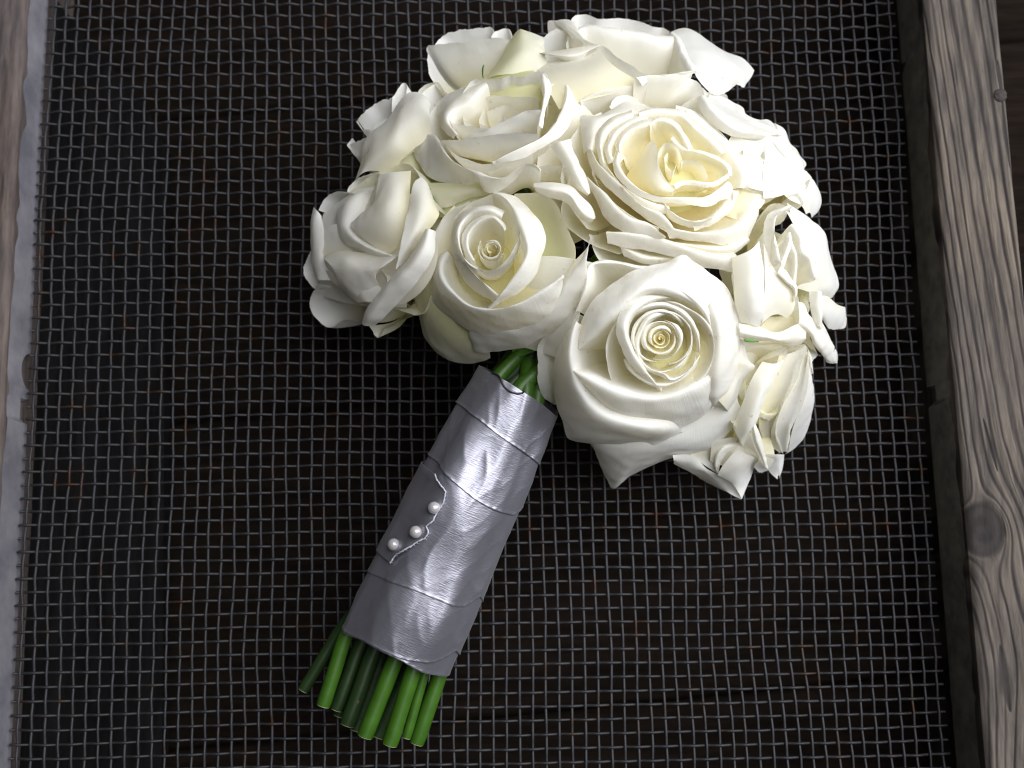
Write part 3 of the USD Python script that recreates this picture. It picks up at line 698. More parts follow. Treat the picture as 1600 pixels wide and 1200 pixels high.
pet(R, 'E', '240,590,-7 300,612,-4 400,660,-2 480,692,-1 560,714,0 650,718,1 740,692,1 830,650,0 890,600,-3 900,530,-9', '245,605,-13 300,720,-12 380,800,-11 440,835,-10 560,860,-10 680,868,-10 745,860,-11 850,800,-10 906,690,-9 918,610,-8 905,530,-11')
pet(R, 'E', '262,380,-10 238,480,-7 240,580,-5 262,660,-3 290,720,-2 350,790,-1 430,832,0 560,862,0 660,868,-3 738,870,-12', '245,335,-15 190,430,-19 140,560,-22 132,660,-23 150,760,-24 178,855,-25 200,912,-25 215,922,-25 260,934,-24 310,940,-22 450,942,-18 560,946,-15 640,935,-11 738,872,-12')
sheet(R, 'E', '280,760,-24 480,800,-22 700,790,-20 880,720,-18 980,640,-18', '300,880,-22 440,960,-16 640,930,-13 820,890,-13 1000,740,-15', '305,940,-27 360,1050,-30 400,1135,-32 412,1150,-32 450,1122,-30 540,1070,-26 640,1022,-23 780,985,-21 875,974,-20 895,968,-20 930,925,-20 1000,820,-20 1042,770,-20', edge=0.5)
pet(R, 'E', '1000,380,-14 1035,480,-14 1060,560,-15 1072,584,-16 1045,610,-16 1010,680,-17 985,750,-17 960,797,-18')
pet(R, 'E', '240,325,-14 262,262,-11 285,198,-9 296,135,-9 308,105,-10 350,90,-11 425,90,-12 500,107,-13 600,112,-14', '215,360,-20 245,275,-19 275,200,-18 292,130,-16 305,98,-16 350,84,-17 425,84,-17 500,100,-17', nu=60)
pet(R, 'E', '260,335,-18 190,380,-21 120,425,-24 72,470,-27 62,570,-30 70,690,-33 100,735,-34 140,760,-34')

sheet(R, 'E', '-20,90,-26 -60,300,-32 -40,480,-36', '120,60,-20 110,300,-24 100,520,-30', '320,90,-16 260,330,-18 220,560,-24', material='white', pv=(0.6, 0.9), edge=0)
sheet(R, 'E', '960,60,-18 980,300,-18 980,700,-18', '1040,60,-24 1080,320,-24 1060,700,-24', '1140,60,-30 1180,320,-28 1160,640,-30', material='cream', pv=(0.9, 0.5), edge=0)
# rose 2: tight rose left of it
R = Rose('tight white rose with a deep spiral and a curled lower lip, directly above the top left corner of the ribbon', (767, 388), (772, 430, 84))
guards(R, 6, 0.021, seed=2)
c = (768, 389)
ring(R, c, '0,1,-7 420,5', edge=0, pvk=0.4, axl=0.8, up=0.014); ring(R, c, '90,6,-6.5 380,9', 1, -0.6, pvk=0.5, axl=0.8, up=0.014); ring(R, c, '-140,14.5,-6 20,15 190,16', 1.5, -1, pvk=0.75, axl=0.7); ring(R, c, '150,10,-6 400,12.5', 1, -0.7, pvk=0.6, axl=0.8, up=0.012); ring(R, c, '20,19,-4.5 120,21 220,21', 1, -1, pvk=0.85, up=0.008)
pet(R, 'D', '370,440,-4 378,500,-2 440,572,0 500,602,1 590,580,2 640,540,2 690,470,2 725,400,1 752,332,0')
pet(R, 'D', '640,340,-4 620,300,-3 580,262,-1 540,250,-1 470,268,-1 405,325,-1 375,400,-1 388,480,-1 430,545,-1', '650,330,-6 625,285,-5 580,247,-3 530,236,-3 462,252,-3 388,318,-3 355,400,-3 370,490,-3 425,560,-3')
pet(R, 'D', '620,252,-4 560,217,-1 450,212,0 385,245,0 335,310,1 322,400,1 337,470,1 380,545,1 455,604,0', '640,215,-8 560,183,-7 450,186,-6 345,225,-6 290,320,-7 268,430,-8 275,495,-8 330,565,-6 450,608,-3')
pet(R, 'D', '335,490,-3 380,570,-2 440,640,-2 510,705,-2 595,778,-3', '290,505,-9 335,620,-11 400,715,-11 470,772,-10 575,816,-6')
pet(R, 'D', '560,95,-7 620,110,-4 700,200,-1 750,300,1 795,420,3 800,480,3 770,560,3 720,640,2 640,740,1 580,810,0 525,858,-2', '570,86,-11 640,90,-11 745,135,-10 850,230,-9 905,340,-9 915,400,-9 885,520,-8 840,640,-8 750,750,-7 640,815,-6 530,864,-5')
pet(R, 'D', '300,260,-9 350,205,-8 420,150,-8 500,118,-8 560,98,-8 640,92,-9 720,120,-10', None)
pet(R, 'D', '262,495,-10 215,580,-7 232,680,-5 300,765,-4 400,843,-3 520,868,-3 700,840,-3 850,764,-4 950,705,-5 1018,664,-6', '250,490,-17 160,580,-20 138,690,-22 155,820,-23 250,905,-23 400,1005,-22 560,1032,-20 750,1008,-18 910,930,-15 990,800,-12 1025,672,-8', nu=70, nv=42)
pet(R, 'D', '405,1000,-22 560,1025,-20 750,1000,-18 900,915,-15 1000,780,-12 1060,650,-8 1130,540,-4 1190,440,1 1206,412,2', '400,1060,-28 418,1130,-31 440,1160,-32 480,1168,-32 600,1160,-31 720,1138,-30 880,1060,-26 1050,945,-21 1150,800,-15 1190,640,-7 1203,500,-1 1209,415,2', nu=70, edge=1.4)
pet(R, 'D', '300,170,-16 200,300,-18 130,430,-21 60,640,-26 32,800,-32 60,920,-36 100,1050,-40 170,1150,-42 250,1205,-43 400,1240,-44 540,1195,-42', material='green')
pet(R, 'D', '700,95,-11 850,85,-12 960,150,-13 1060,330,-15 1110,500,-16 1080,610,-17', material='green')
pet(R, 'D', '400,150,-11 330,170,-11 250,240,-13 180,330,-15 140,420,-17 130,560,-20 160,650,-22')

sheet(R, 'D', '60,40,-26 120,220,-24', '320,60,-20 330,260,-22', '600,20,-20 560,160,-20', material='green', pv=(0.3, 0.5), edge=0)
# rose 3: half open cup at the upper left of the middle
R = Rose('half open white rose seen into its cup, upper left of the yellowish open rose', (790, 180), (798, 245, 62))
guards(R, 6, 0.023, seed=3)
pet(R, 'I', '450,330,1 500,230,2 580,142,3 660,136,4 750,132,4 830,125,5 900,98,5 960,112,5 1010,112,5 1060,90,6 1120,80,6 1200,84,6 1230,110,6 1245,200,5 1240,300,4')
pet(R, 'I', '1195,84,6 1222,150,6 1232,250,5 1212,330,4 1190,430,3 1165,560,1', '1212,84,4 1250,160,3 1254,280,2 1228,350,2 1206,450,1 1182,580,-1', edge=0.5)
pet(R, 'I', '700,195,2 620,250,2 540,325,2 420,390,2 360,445,2 345,520,2 400,600,1 440,650,0', '640,170,-1 520,188,-3 400,240,-4 290,310,-5 245,420,-6 250,500,-6 300,590,-6 400,668,-4')
pet(R, 'I', '545,322,-3 470,350,-2 380,425,-1 355,490,0 430,530,1 560,550,2 712,572,3'); pet(R, 'I', '500,330,-7 480,420,-6 476,500,-5 560,545,-4'); pet(R, 'I', '690,430,-9 780,388,-8 880,365,-8 960,430,-8 980,480,-8')
pet(R, 'I', '790,500,-9 840,458,-8 885,492,-8'); pet(R, 'I', '660,400,-9 615,530,-7 710,565,-5'); pet(R, 'I', '560,300,-4 620,300,-5 800,290,-5 950,300,-5 1100,290,-4 1150,330,-3')
pet(R, 'I', '490,640,1 600,610,3 710,570,5 850,502,6 960,450,7 1050,420,7 1130,404,7 1172,412,5')
pet(R, 'I', '265,680,-2 400,670,2 500,660,4 700,650,6 860,630,7 1000,622,7 1145,625,5')
pet(R, 'I', '1250,190,-7 1330,175,-6 1390,180,-5 1415,230,-4 1375,400,-2 1280,560,0 1100,700,1 900,790,1 740,880,-1', '1240,160,-11 1430,180,-13 1500,230,-14 1518,300,-14 1505,400,-12 1450,490,-10 1360,640,-7 1200,745,-6 1000,845,-5 740,892,-3')
pet(R, 'I', '280,330,-8 215,390,-8 175,490,-9 180,600,-9 230,700,-8 320,790,-7'); pet(R, 'I', '300,700,-4 420,800,-3 600,880,-3 800,870,-2 1100,760,-3', material='white')
pet(R, 'I', '0,745,-14 90,660,-9 180,650,-7 250,720,-5 310,800,-3 400,880,-2 500,930,-1 640,985,0 760,1015,0 860,1008,0 940,950,1 1040,900,2 1110,900,2 1170,958,1', '0,775,-20 80,880,-20 150,985,-20 220,1032,-19 340,1065,-17 450,1080,-15 560,1072,-13 640,1062,-11 690,1130,-11 780,1135,-11 900,1060,-8 1000,965,-4 1050,912,0 1100,915,0 1170,968,0', nu=80, edge=0.6)
sheet(R, 'I', '60,1060,-18 200,1060,-17 400,1060,-16 600,1060,-16 760,1080,-16', '90,1110,-17 230,1150,-15 420,1150,-14 600,1120,-14 760,1130,-15', '160,1150,-19 230,1230,-20 280,1280,-20 420,1250,-20 560,1190,-19 700,1170,-19', material='green')
pet(R, 'I', '700,960,-8 900,930,-8 1100,920,-9 1340,910,-10 1420,960,-12 1400,1080,-13', material='cream')

# rose 4: the big blown rose
R = Rose('widest open rose, creamy yellow inside with many crowded crinkled petals', (1048, 256), (1044, 285, 78), 'cream', heart=0.017)
guards(R, 7, 0.03, seed=4)
sheet(R, 'C', '750,330,3 790,400,5 785,500,5 830,580,4 895,628,2', '700,400,-6 720,480,-2 740,560,-1 800,630,0 880,650,0', '600,560,-18 640,600,-15 700,640,-13 800,670,-10 880,680,-8', pv=(1.0, 0.15))
pet(R, 'C', '890,625,3 840,575,4 805,520,5 790,460,6 805,400,6 850,352,6 900,372,6 935,430,5 945,470,4', edge=0.5)
pet(R, 'C', '860,420,4 840,460,3 880,520,3 900,470,4')
pet(R, 'C', '870,330,4 940,388,4 1000,402,4 1100,432,4 1205,495,4 1218,550,3', '880,318,2 945,375,2 1005,388,2 1105,418,2 1220,488,2 1232,555,1')
pet(R, 'C', '930,455,3 1000,458,3 1060,490,3 1085,560,2 1040,610,2'); pet(R, 'C', '890,610,3 960,585,3 1100,600,4 1215,542,5', '900,630,1 970,605,1 1105,622,2 1225,560,3')
pet(R, 'C', '740,250,5 800,215,6 870,235,6 930,300,6 980,392,5', '730,235,3 800,198,4 880,215,4 945,288,4 1000,390,3')
pet(R, 'C', '680,190,3 760,172,4 850,172,5 930,188,5 1010,262,4 1100,335,3 1180,420,2', '680,172,0 760,155,1 855,152,1 940,168,1 1028,245,1 1120,320,0 1195,415,-1')
pet(R, 'C', '960,180,0 1040,235,1 1100,278,1 1210,392,1 1270,490,1 1292,560,1 1275,625,0', '975,155,-4 1065,215,-5 1130,268,-5 1240,380,-5 1302,500,-5 1315,560,-5 1300,630,-4')
pet(R, 'C', '560,400,1 548,480,2 600,563,4 700,640,5 840,678,5 1000,688,5 1100,678,5 1170,640,5 1218,622,5 1240,680,4', '545,390,-2 525,490,-1 585,592,1 690,672,2 830,712,2 1000,728,2 1100,745,1 1190,700,1 1235,708,1', edge=2.0)
pet(R, 'C', '815,695,1 860,760,2 910,800,2 1000,828,2 1100,808,2 1135,790,1', '815,735,-2 870,810,-3 940,848,-3 1010,856,-3 1120,830,-1')
pet(R, 'C', '590,450,0 560,400,2 575,330,3 640,265,4 720,235,5 770,228,5', '560,480,-3 538,400,-1 552,320,0 625,250,1 715,215,2 770,210,3')
pet(R, 'C', '530,470,-1 500,420,0 510,340,1 570,258,2 660,208,3 730,195,3', '505,480,-3 480,420,-2 490,330,-1 555,245,0 655,190,1 730,178,1'); pet(R, 'C', '480,500,-3 455,430,-1 450,340,0 485,265,1 550,215,2 640,180,2', '460,510,-5 430,430,-4 428,330,-3 465,250,-2 540,198,-1 640,165,-1')
pet(R, 'C', '400,400,-5 415,320,-3 430,260,-2 480,215,-2 560,180,-2 700,165,-2', '350,420,-10 338,320,-9 330,250,-8 332,200,-7 345,192,-7 420,188,-7 520,150,-7 620,110,-8 720,130,-8')
pet(R, 'C', '500,140,-12 560,85,-11 640,88,-10 720,130,-9 780,160,-8 900,150,-8 960,162,-8 1050,230,-8 1140,310,-8', material='white')
pet(R, 'C', '385,380,-4 420,470,-2 500,560,-1 600,650,0 700,740,1 800,790,1 880,868,0', '365,400,-9 395,510,-9 490,625,-7 600,715,-6 700,792,-5 790,852,-5 870,898,-4')
pet(R, 'C', '370,560,-8 410,610,-6 480,690,-4 550,770,-3 640,825,-2 740,850,-2 835,912,-2', '370,590,-13 410,680,-13 480,800,-11 545,862,-10 640,905,-9 740,925,-8 840,925,-5')
pet(R, 'C', '820,845,-2 950,878,-2 1100,888,-3 1250,865,-3 1330,800,-4 1390,730,-5', '860,920,-8 1000,942,-9 1150,958,-10 1290,955,-11 1345,900,-10 1395,770,-8', edge=1.5)
pet(R, 'C', '800,940,-8 950,960,-7 1100,985,-8 1250,980,-9 1340,930,-10', '830,985,-12 980,1000,-12 1120,1020,-13 1260,1010,-14 1345,950,-12')
pet(R, 'C', '485,880,-8 640,895,-7 800,925,-7 950,980,-7 1100,1030,-8 1200,1045,-9 1280,1045,-10', '492,955,-14 600,978,-14 750,1005,-14 900,1045,-14 1050,1095,-15 1200,1120,-16 1262,1110,-16 1285,1080,-14', edge=1.5)
pet(R, 'C', '560,960,-15 700,1030,-16 850,1045,-16 1000,1060,-17 1120,1090,-18', '590,1030,-20 720,1075,-20 850,1085,-21 1000,1095,-22')
pet(R, 'C', '1270,560,-2 1330,620,-2 1400,660,-3 1425,705,-3 1400,750,-4 1290,820,-3')
sheet(R, 'C', '1300,420,-10 1290,520,-8 1300,620,-7 1340,700,-7', '1360,380,-7 1370,500,-4 1380,600,-4 1390,690,-5', '1445,320,-8 1425,420,-6 1432,520,-6 1425,640,-6 1405,710,-6')
sheet(R, 'C', '135,362,-2 190,440,-3 250,530,-4 310,620,-6 372,668,-8', '205,345,2 260,440,1 310,540,0 350,620,-2 380,662,-6', '272,332,-2 305,420,-2 345,510,-4 378,600,-6 388,655,-8', pv=(0.85, 1.0))
sheet(R, 'C', '52,602,-5 120,588,-3 210,588,-3 290,618,-4 340,672,-6 400,735,-8 425,800,-10', '55,618,-2 130,630,0 220,645,0 280,680,-1 320,740,-4 370,790,-7 410,812,-9', '70,640,-6 150,682,-7 240,715,-8 280,750,-10 310,790,-12 350,825,-13 400,832,-13', pv=(0.85, 1.0))
pet(R, 'C', '210,560,-12 230,680,-14 220,800,-18 300,900,-20 400,960,-20 560,1020,-20', material='cream')
pet(R, 'C', '380,900,-20 450,1050,-22 620,1120,-24 800,1130,-24', material='cream')

pet(R, 'C', '450,170,-9 350,230,-10 250,380,-11 215,520,-12 240,680,-13 360,860,-13')
pet(R, 'C', '330,110,-12 190,220,-14 90,400,-18 60,600,-24 110,800,-32 240,980,-36')
pet(R, 'C', '460,470,-3 550,590,-1 650,680,0 760,735,0 860,755,-1', '448,490,-6 540,610,-4 640,705,-3 750,760,-3 862,782,-3')
pet(R, 'C', '395,520,-7 460,630,-4 560,730,-3 680,810,-2 800,860,-2', None); pet(R, 'C', '1240,640,-1 1200,720,-1 1120,790,-1 1000,850,-2', '1275,640,-4 1240,740,-4 1150,820,-4 1010,880,-5')
pet(R, 'C', '900,130,-7 1010,170,-6 1110,240,-6 1230,360,-6 1330,480,-6 1370,580,-7')

# rose 5: facing left, ruffled
R = Rose('loosely ruffled white rose facing left, at the left end of the flower head', (545, 380), (668, 420, 42))
guards(R, 6, 0.024, seed=5)
sheet(R, 'N', '590,55,-2 572,140,1 540,250,2 470,320,1 392,400,-1', '690,40,-1 685,170,5 640,300,6 560,400,4 440,470,-1', '810,30,-8 800,200,-3 770,400,-3 710,560,-5 640,615,-8', pv=(1, 0.35), edge=0)
sheet(R, 'N', '200,330,-15 150,600,-18 190,900,-24', '480,150,-11 420,560,-12 430,960,-19', '840,200,-12 820,560,-11 780,980,-18', pv=(0.85, 0.6), edge=0)
sheet(R, 'N', '592,60,-2 575,140,1 545,248,2', '580,70,-3 560,150,-1 535,240,0', '560,100,-6 545,170,-5 520,230,-4', pv=(0.9, 1))
pet(R, 'N', '540,160,-6 430,210,-4 370,290,-2 345,380,-1 380,470,0 470,540,0 580,590,0 692,624,-1', '520,150,-10 430,195,-9 325,260,-8 288,340,-8 288,440,-7 335,520,-6 425,572,-5 540,618,-4 690,640,-3')
sheet(R, 'N', '880,72,-2 838,100,1 805,220,3 772,380,4 742,520,4 708,720,0', '920,110,-4 880,230,3 850,380,3 800,520,2 740,690,-3', '985,290,-12 1000,350,-6 930,450,-6 850,560,-8 760,690,-12', pv=(1, 0.3), edge=0)
sheet(R, 'N', '905,455,-2 830,590,-1 720,720,-1 580,880,-2 500,1000,-4 470,1085,-7', '940,440,3 890,600,6 780,750,6 650,890,4 555,1020,2 500,1112,-3', '975,455,-1 965,620,0 860,790,-1 720,950,-3 610,1065,-5 555,1115,-8', pv=(0.75, 0.95), edge=0)
sheet(R, 'N', '965,450,-2 1000,560,-3 980,700,-5 900,850,-7 760,960,-10', '940,560,-4 900,720,-5 800,860,-7 690,970,-9', '920,600,-6 820,780,-7 700,920,-9 620,1040,-11', pv=(0.5, 0.6), edge=0)
sheet(R, 'N', '200,640,-4 270,600,-5 400,590,-5 560,610,-4 710,610,-1', '270,720,2 400,740,3 520,740,3 620,690,2 712,618,-1', '310,830,-7 370,885,-8 450,940,-9 540,870,-6 592,812,-5 575,770,-3 650,690,-2 714,614,0')
sheet(R, 'N', '190,700,-8 250,790,-7 330,850,-7 440,950,-8', '300,740,-3 380,800,-3 460,870,-4 500,940,-5', '440,720,-6 540,800,-6 600,850,-6 560,940,-7', pv=(0.6, 0.8))
sheet(R, 'N', '135,275,-8 118,350,-8 108,500,-8 118,650,-8 152,795,-9', '160,310,-4 155,420,-3 155,560,-3 165,660,-4 200,790,-5', '186,345,-6 198,420,-5 197,560,-5 205,650,-6 270,790,-7', pv=(1, 0.7))
sheet(R, 'N', '200,412,-6 250,410,-5 300,395,-5', '195,500,-6 260,500,-6 330,500,-6', '200,620,-7 280,620,-8 420,600,-8', pv=(0.9, 0.4))
pet(R, 'N', '165,305,-10 215,225,-9 290,172,-9 370,180,-9 425,212,-9 380,280,-8'); pet(R, 'N', '365,175,-10 418,95,-9 500,65,-8 595,52,-7 640,80,-6')
pet(R, 'N', '110,585,-12 78,650,-14 62,730,-15 90,800,-16 140,850,-16 200,830,-13'); pet(R, 'N', '170,820,-11 130,870,-14 108,940,-17 135,1030,-22 215,1106,-27 320,1072,-24 470,1066,-22', edge=1.6)
pet(R, 'N', '520,1110,-24 560,1165,-28 580,1182,-29 610,1140,-29 760,1060,-27 840,1020,-25', material='green'); pet(R, 'N', '540,1080,-18 700,985,-17 860,1028,-22 950,900,-18', material='green')
pet(R, 'N', '420,620,-10 560,700,-9 640,780,-10 540,980,-12')
pet(R, 'N', '650,20,-9 760,-20,-8 860,40,-9 900,150,-10 1000,300,-12', material='green')

# rose 6: upper left
R = Rose('white rose turned away to the left, with one broad smooth petal, above the ruffled left rose', (575, 180), (650, 285, 42))
guards(R, 6, 0.019, seed=6)
sheet(R, 'B', '268,490,-12 303,390,-8 333,290,-5 403,230,-3 438,180,-2 500,103,-2 560,100,-3 606,150,-4', '275,488,-9 320,385,-4 350,300,0 415,240,1 455,195,2 500,130,2 560,120,1 604,170,-2', '330,450,-7 390,370,0 440,310,3 490,240,4 550,200,3 604,210,0', '430,460,-14 500,380,-10 560,330,-9 612,290,-10', pv=(1.0, 0.35), edge=0.6)
pet(R, 'B', '279,220,-10 320,180,-8 350,155,-8 400,132,-7 440,125,-7'); pet(R, 'B', '432,180,-6 440,120,-6 462,85,-6 488,55,-6 504,85,-6 500,110,-6'); pet(R, 'B', '288,248,-10 276,222,-9 320,265,-6 370,240,-4 412,212,-3')
pet(R, 'B', '256,300,-12 241,325,-13 250,350,-13 285,385,-13 310,370,-10'); pet(R, 'B', '245,330,-12 290,312,-9 332,300,-6 300,392,-9'); pet(R, 'B', '270,490,-13 240,540,-12 330,480,-9 460,430,-9', material='green')
pet(R, 'B', '560,110,-8 590,80,-8 630,60,-9 660,80,-9 690,130,-10')

# rose 7: bud at the top left
R = Rose('small white rose bud seen from behind at the top left of the flower head', (735, 90), (772, 165, 45))
guards(R, 5, 0.018, seed=7)
pet(R, 'A', '104,310,-6 112,290,-4 135,280,-2 220,275,0 350,262,1 480,243,1 560,240,0 637,250,-3', lat=1.02, axl=0.5)
pet(R, 'A', '160,275,-6 210,225,-5 310,190,-4 420,178,-4 500,172,-4 516,195,-4'); pet(R, 'A', '505,228,-5 530,200,-5 570,185,-5 602,178,-5 638,250,-5'); pet(R, 'A', '46,590,-14 90,535,-12 160,510,-11 220,560,-10 300,640,-10', material='green')
pet(R, 'A', '110,330,-5 108,420,-7 150,520,-9 260,600,-8', material='white')
sheet(R, 'A', '476,482,-9 580,340,-5 688,183,-1 698,180,-1', '600,465,-5 680,330,3 706,186,1', '880,450,-9 850,330,-6 832,234,-4', material='green', pv=(0.4, 1.0))
sheet(R, 'A', '440,600,-13 520,480,-9 640,440,-6 760,430,-7', '560,640,-12 640,560,-6 760,520,-5 880,500,-7', '760,680,-16 860,600,-12 960,560,-12 1040,520,-12', material='green', pv=(0.25, 0.5))

# rose 8: top
R = Rose('large white rose facing the top of the picture, topmost of the flower head, one broad petal stretched to the right', (1000, 75), (985, 190, 38))
guards(R, 6, 0.024, seed=8)
pet(R, 'H', '225,170,-8 250,120,-7 300,98,-7 350,103,-7 410,126,-7 560,128,-7 700,148,-7 820,188,-8 868,194,-8 920,222,-8')
pet(R, 'H', '286,205,-3 330,190,-2 400,190,-1 480,206,-1 600,222,-1 720,242,-1 850,264,-1 930,272,-2 975,255,-3', '282,190,-5 330,178,-4 400,178,-4 480,194,-4 600,210,-4 720,230,-4 850,250,-4 930,256,-5', edge=0.6)
pet(R, 'H', '190,160,-3 280,232,0 350,290,2 430,313,4 520,370,5 600,425,6 690,480,6 775,524,6')
pet(R, 'H', '700,560,4 770,523,6 850,520,6 950,512,6 1020,498,5 1090,490,3', '720,600,0 780,545,2 850,545,2 950,535,2 1020,520,1 1090,505,0')
pet(R, 'H', '925,222,-4 960,250,-1 1000,330,1 1040,400,2 1090,490,3', '940,222,-5 975,250,-3 1020,330,-1 1060,400,0 1110,490,1')
sheet(R, 'H', '925,224,-6 965,204,-6 1020,196,-6 1080,214,-7 1200,290,-9 1320,365,-11 1415,400,-13 1470,450,-16 1502,490,-18', '1000,330,-1 1100,350,2 1200,410,2 1320,470,-2 1410,510,-9 1480,550,-17', '1070,470,-3 1130,570,-3 1200,640,-6 1310,640,-10 1390,592,-16 1410,600,-17 1425,608,-18 1445,600,-19', pv=(0.7, 1.0))
pet(R, 'H', '85,148,-8 140,148,-6 205,160,-4 280,240,-3 348,292,-1', '100,165,-10 150,180,-9 200,220,-7 270,280,-5 340,310,-3'); pet(R, 'H', '25,270,-12 60,240,-10 100,210,-9 180,206,-9 205,310,-8')
sheet(R, 'H', '-40,370,-7 100,352,-3 200,341,0 330,322,2 432,312,3', '0,365,-5 110,385,0 210,390,2 310,370,3 432,313,4', '50,385,-10 140,412,-9 205,438,-8 290,422,-5 350,365,-1 433,314,3', edge=0.8)
pet(R, 'H', '290,690,-9 400,645,-6 560,610,-4 700,580,-2 785,530,1', '285,705,-12 400,670,-10 560,635,-8 700,605,-6 785,550,-2')
sheet(R, 'H', '-20,440,-10 150,420,-7 300,400,-4 430,330,-1', '60,600,-8 200,580,-4 400,540,0 560,480,2', '150,760,-14 320,700,-10 560,640,-7 720,570,-4', pv=(0.55, 0.3), edge=0)
pet(R, 'H', '780,560,0 900,560,0 1000,550,0 1100,560,-1 1150,640,-3 1150,760,-6')
pet(R, 'H', '1080,560,-4 1200,640,-7 1300,640,-10 1320,680,-12 1250,740,-10')

# rose 9: upper right
R = Rose('white rose with thin folded petals at the upper right edge, under the stretched top petal', (1200, 230), (1150, 300, 40))
guards(R, 6, 0.022, seed=9)
sheet(R, 'F', '200,-60,-10 260,-45,-10 345,-5,-11 408,38,-12 420,65,-12 436,80,-12 500,106,-13 560,104,-14 605,132,-15 650,165,-17 668,180,-17', '180,-30,-4 290,50,-5 380,100,-5 470,150,-4 560,180,-4 650,205,-9', '130,-40,2 190,60,4 290,150,5 380,195,5 460,208,4 565,212,2', '110,-30,-3 160,80,-4 260,175,-3 370,224,-2 460,228,-1 545,226,0', pv=(1.0, 0.85))
sheet(R, 'F', '560,208,4 540,290,4 535,400,4 532,500,3 538,600,0', '590,240,3 610,340,1 620,430,0 640,520,-1 650,580,-3', '562,205,3 610,275,3 660,340,2 730,395,0 795,435,-3 834,470,-7', pv=(0.9, 1.0))
sheet(R, 'F', '555,205,4 535,300,3 510,345,3 545,420,3 535,560,1', '480,240,0 430,330,1 440,430,1 460,540,-1', '330,210,-6 300,300,-4 330,420,-4 400,520,-6', pv=(0.95, 0.5), edge=0)
sheet(R, 'F', '600,128,-15 668,176,-17 695,255,-17 728,285,-18 765,335,-19 800,376,-20 794,412,-20', '620,200,-8 650,260,-8 700,330,-10 750,375,-12 790,413,-16', '565,205,-1 600,265,-1 650,330,-2 710,385,-4 760,410,-8 792,416,-12', pv=(1.0, 0.9))
sheet(R, 'F', '640,560,-6 700,610,-6 770,645,-8 800,700,-12', '700,520,-7 760,560,-7 810,620,-9 820,690,-13', '760,470,-11 835,480,-15 870,545,-18 886,610,-20 872,672,-21 830,720,-21')
pet(R, 'F', '690,590,-4 730,570,-3 772,600,-4 780,640,-6', material='white'); pet(R, 'F', '400,318,1 480,345,2 560,385,3', '395,335,-1 480,362,0 560,400,1', material='cream')
pet(R, 'F', '540,570,1 620,540,0 720,500,-2 830,470,-6 800,540,-8 690,600,-8', material='cream')
pet(R, 'F', '240,140,-5 200,200,-5 190,300,-5 260,420,-6', material='cream')
pet(R, 'F', '-20,60,-12 60,-10,-11 160,-40,-10 300,0,-10', material='white')

sheet(R, 'F', '380,120,-9 400,330,-9 460,520,-10', '580,150,-8 600,330,-8 640,560,-10', '720,300,-17 780,400,-17 800,520,-18', pv=(0.7, 0.9), edge=0)
# rose 10: right edge
R = Rose('white rose with long upright folds at the right edge, level with the middle of the flower head', (1240, 390), (1185, 445, 40))
guards(R, 6, 0.022, seed=10)
sheet(R, 'L', '720,50,-8 850,130,-9 1000,240,-11 1130,350,-13 1195,430,-15 1250,620,-17 1310,850,-19 1352,990,-20 1352,1140,-21 1285,1240,-22', '750,180,-2 860,290,-1 970,420,-1 1070,600,-2 1150,850,-3 1210,1000,-5 1210,1130,-7 1160,1220,-11', '700,150,2 790,320,2 870,480,1 940,650,1 1020,780,1 1080,985,0 950,1050,0 820,1110,-1', pv=(1.0, 0.6), edge=0)
pet(R, 'L', '790,310,3 900,480,4 935,650,4 1030,750,4 1050,830,4 1092,988,2', '805,310,1 915,480,2 955,650,2 1048,750,2 1068,830,2 1105,988,0', edge=1.4)
pet(R, 'L', '755,420,6 800,560,7 848,700,7 845,900,6 830,1060,4', '770,420,5 815,560,5 862,700,5 860,900,4 845,1060,2')
pet(R, 'L', '760,90,3 640,150,4 565,250,5 548,400,6 580,600,7 645,800,7 700,700,7 760,500,7', '640,130,0 480,200,-2 420,420,-3 450,640,-2 530,860,-1 625,950,-1 700,830,4 780,600,6')
sheet(R, 'L', '640,860,5 700,900,5 770,1000,4 850,1090,3 860,1200,3', '600,930,4 660,980,5 750,1060,5 820,1120,5 830,1250,4', '600,950,-1 640,990,-1 730,1080,-1 780,1150,-1 770,1300,-1', pv=(0.9, 1.0), edge=0)
sheet(R, 'L', '365,530,1 395,700,3 425,900,3 432,1150,3 415,1400,2 355,1600,-2', '250,650,1 270,1000,3 270,1300,2 250,1570,-3', '30,740,-8 50,1000,-7 70,1300,-7 140,1560,-9', pv=(1.0, 0.45), edge=0.4)
pet(R, 'L', '420,480,-3 470,850,0 600,960,1 740,1090,1 840,1200,1 870,1330,0', material='white')
sheet(R, 'L', '430,560,1 440,900,1 435,1250,0 400,1550,-4', '560,900,0 600,1050,1 620,1250,0 560,1450,-4', '760,1080,-1 800,1200,-1 800,1380,-2 720,1500,-6', pv=(0.7, 0.5), edge=0)
sheet(R, 'K', '120,440,-6 240,462,-4 400,490,-3 520,545,-2 640,545,-1 800,470,0 980,430,-1', '130,520,-3 280,550,0 450,580,1 600,620,2 780,580,2 960,560,1', '140,610,-10 300,650,-10 500,655,-9 700,712,-9 900,722,-8 960,665,-6 1010,610,-4')
pet(R, 'K', '385,480,-8 480,380,-6 600,262,-5 720,240,-5 870,250,-4 900,400,-5', material='cream')
sheet(R, 'K', '860,170,1 930,190,2 990,300,1 1050,370,0 1150,520,-3 1250,660,-7 1312,735,-12', '880,330,2 980,420,4 1080,560,2 1180,700,-3 1290,790,-11', '830,480,-1 950,540,1 1040,680,-2 1160,850,-9 1270,925,-15 1350,938,-20', pv=(0.8, 1.0))
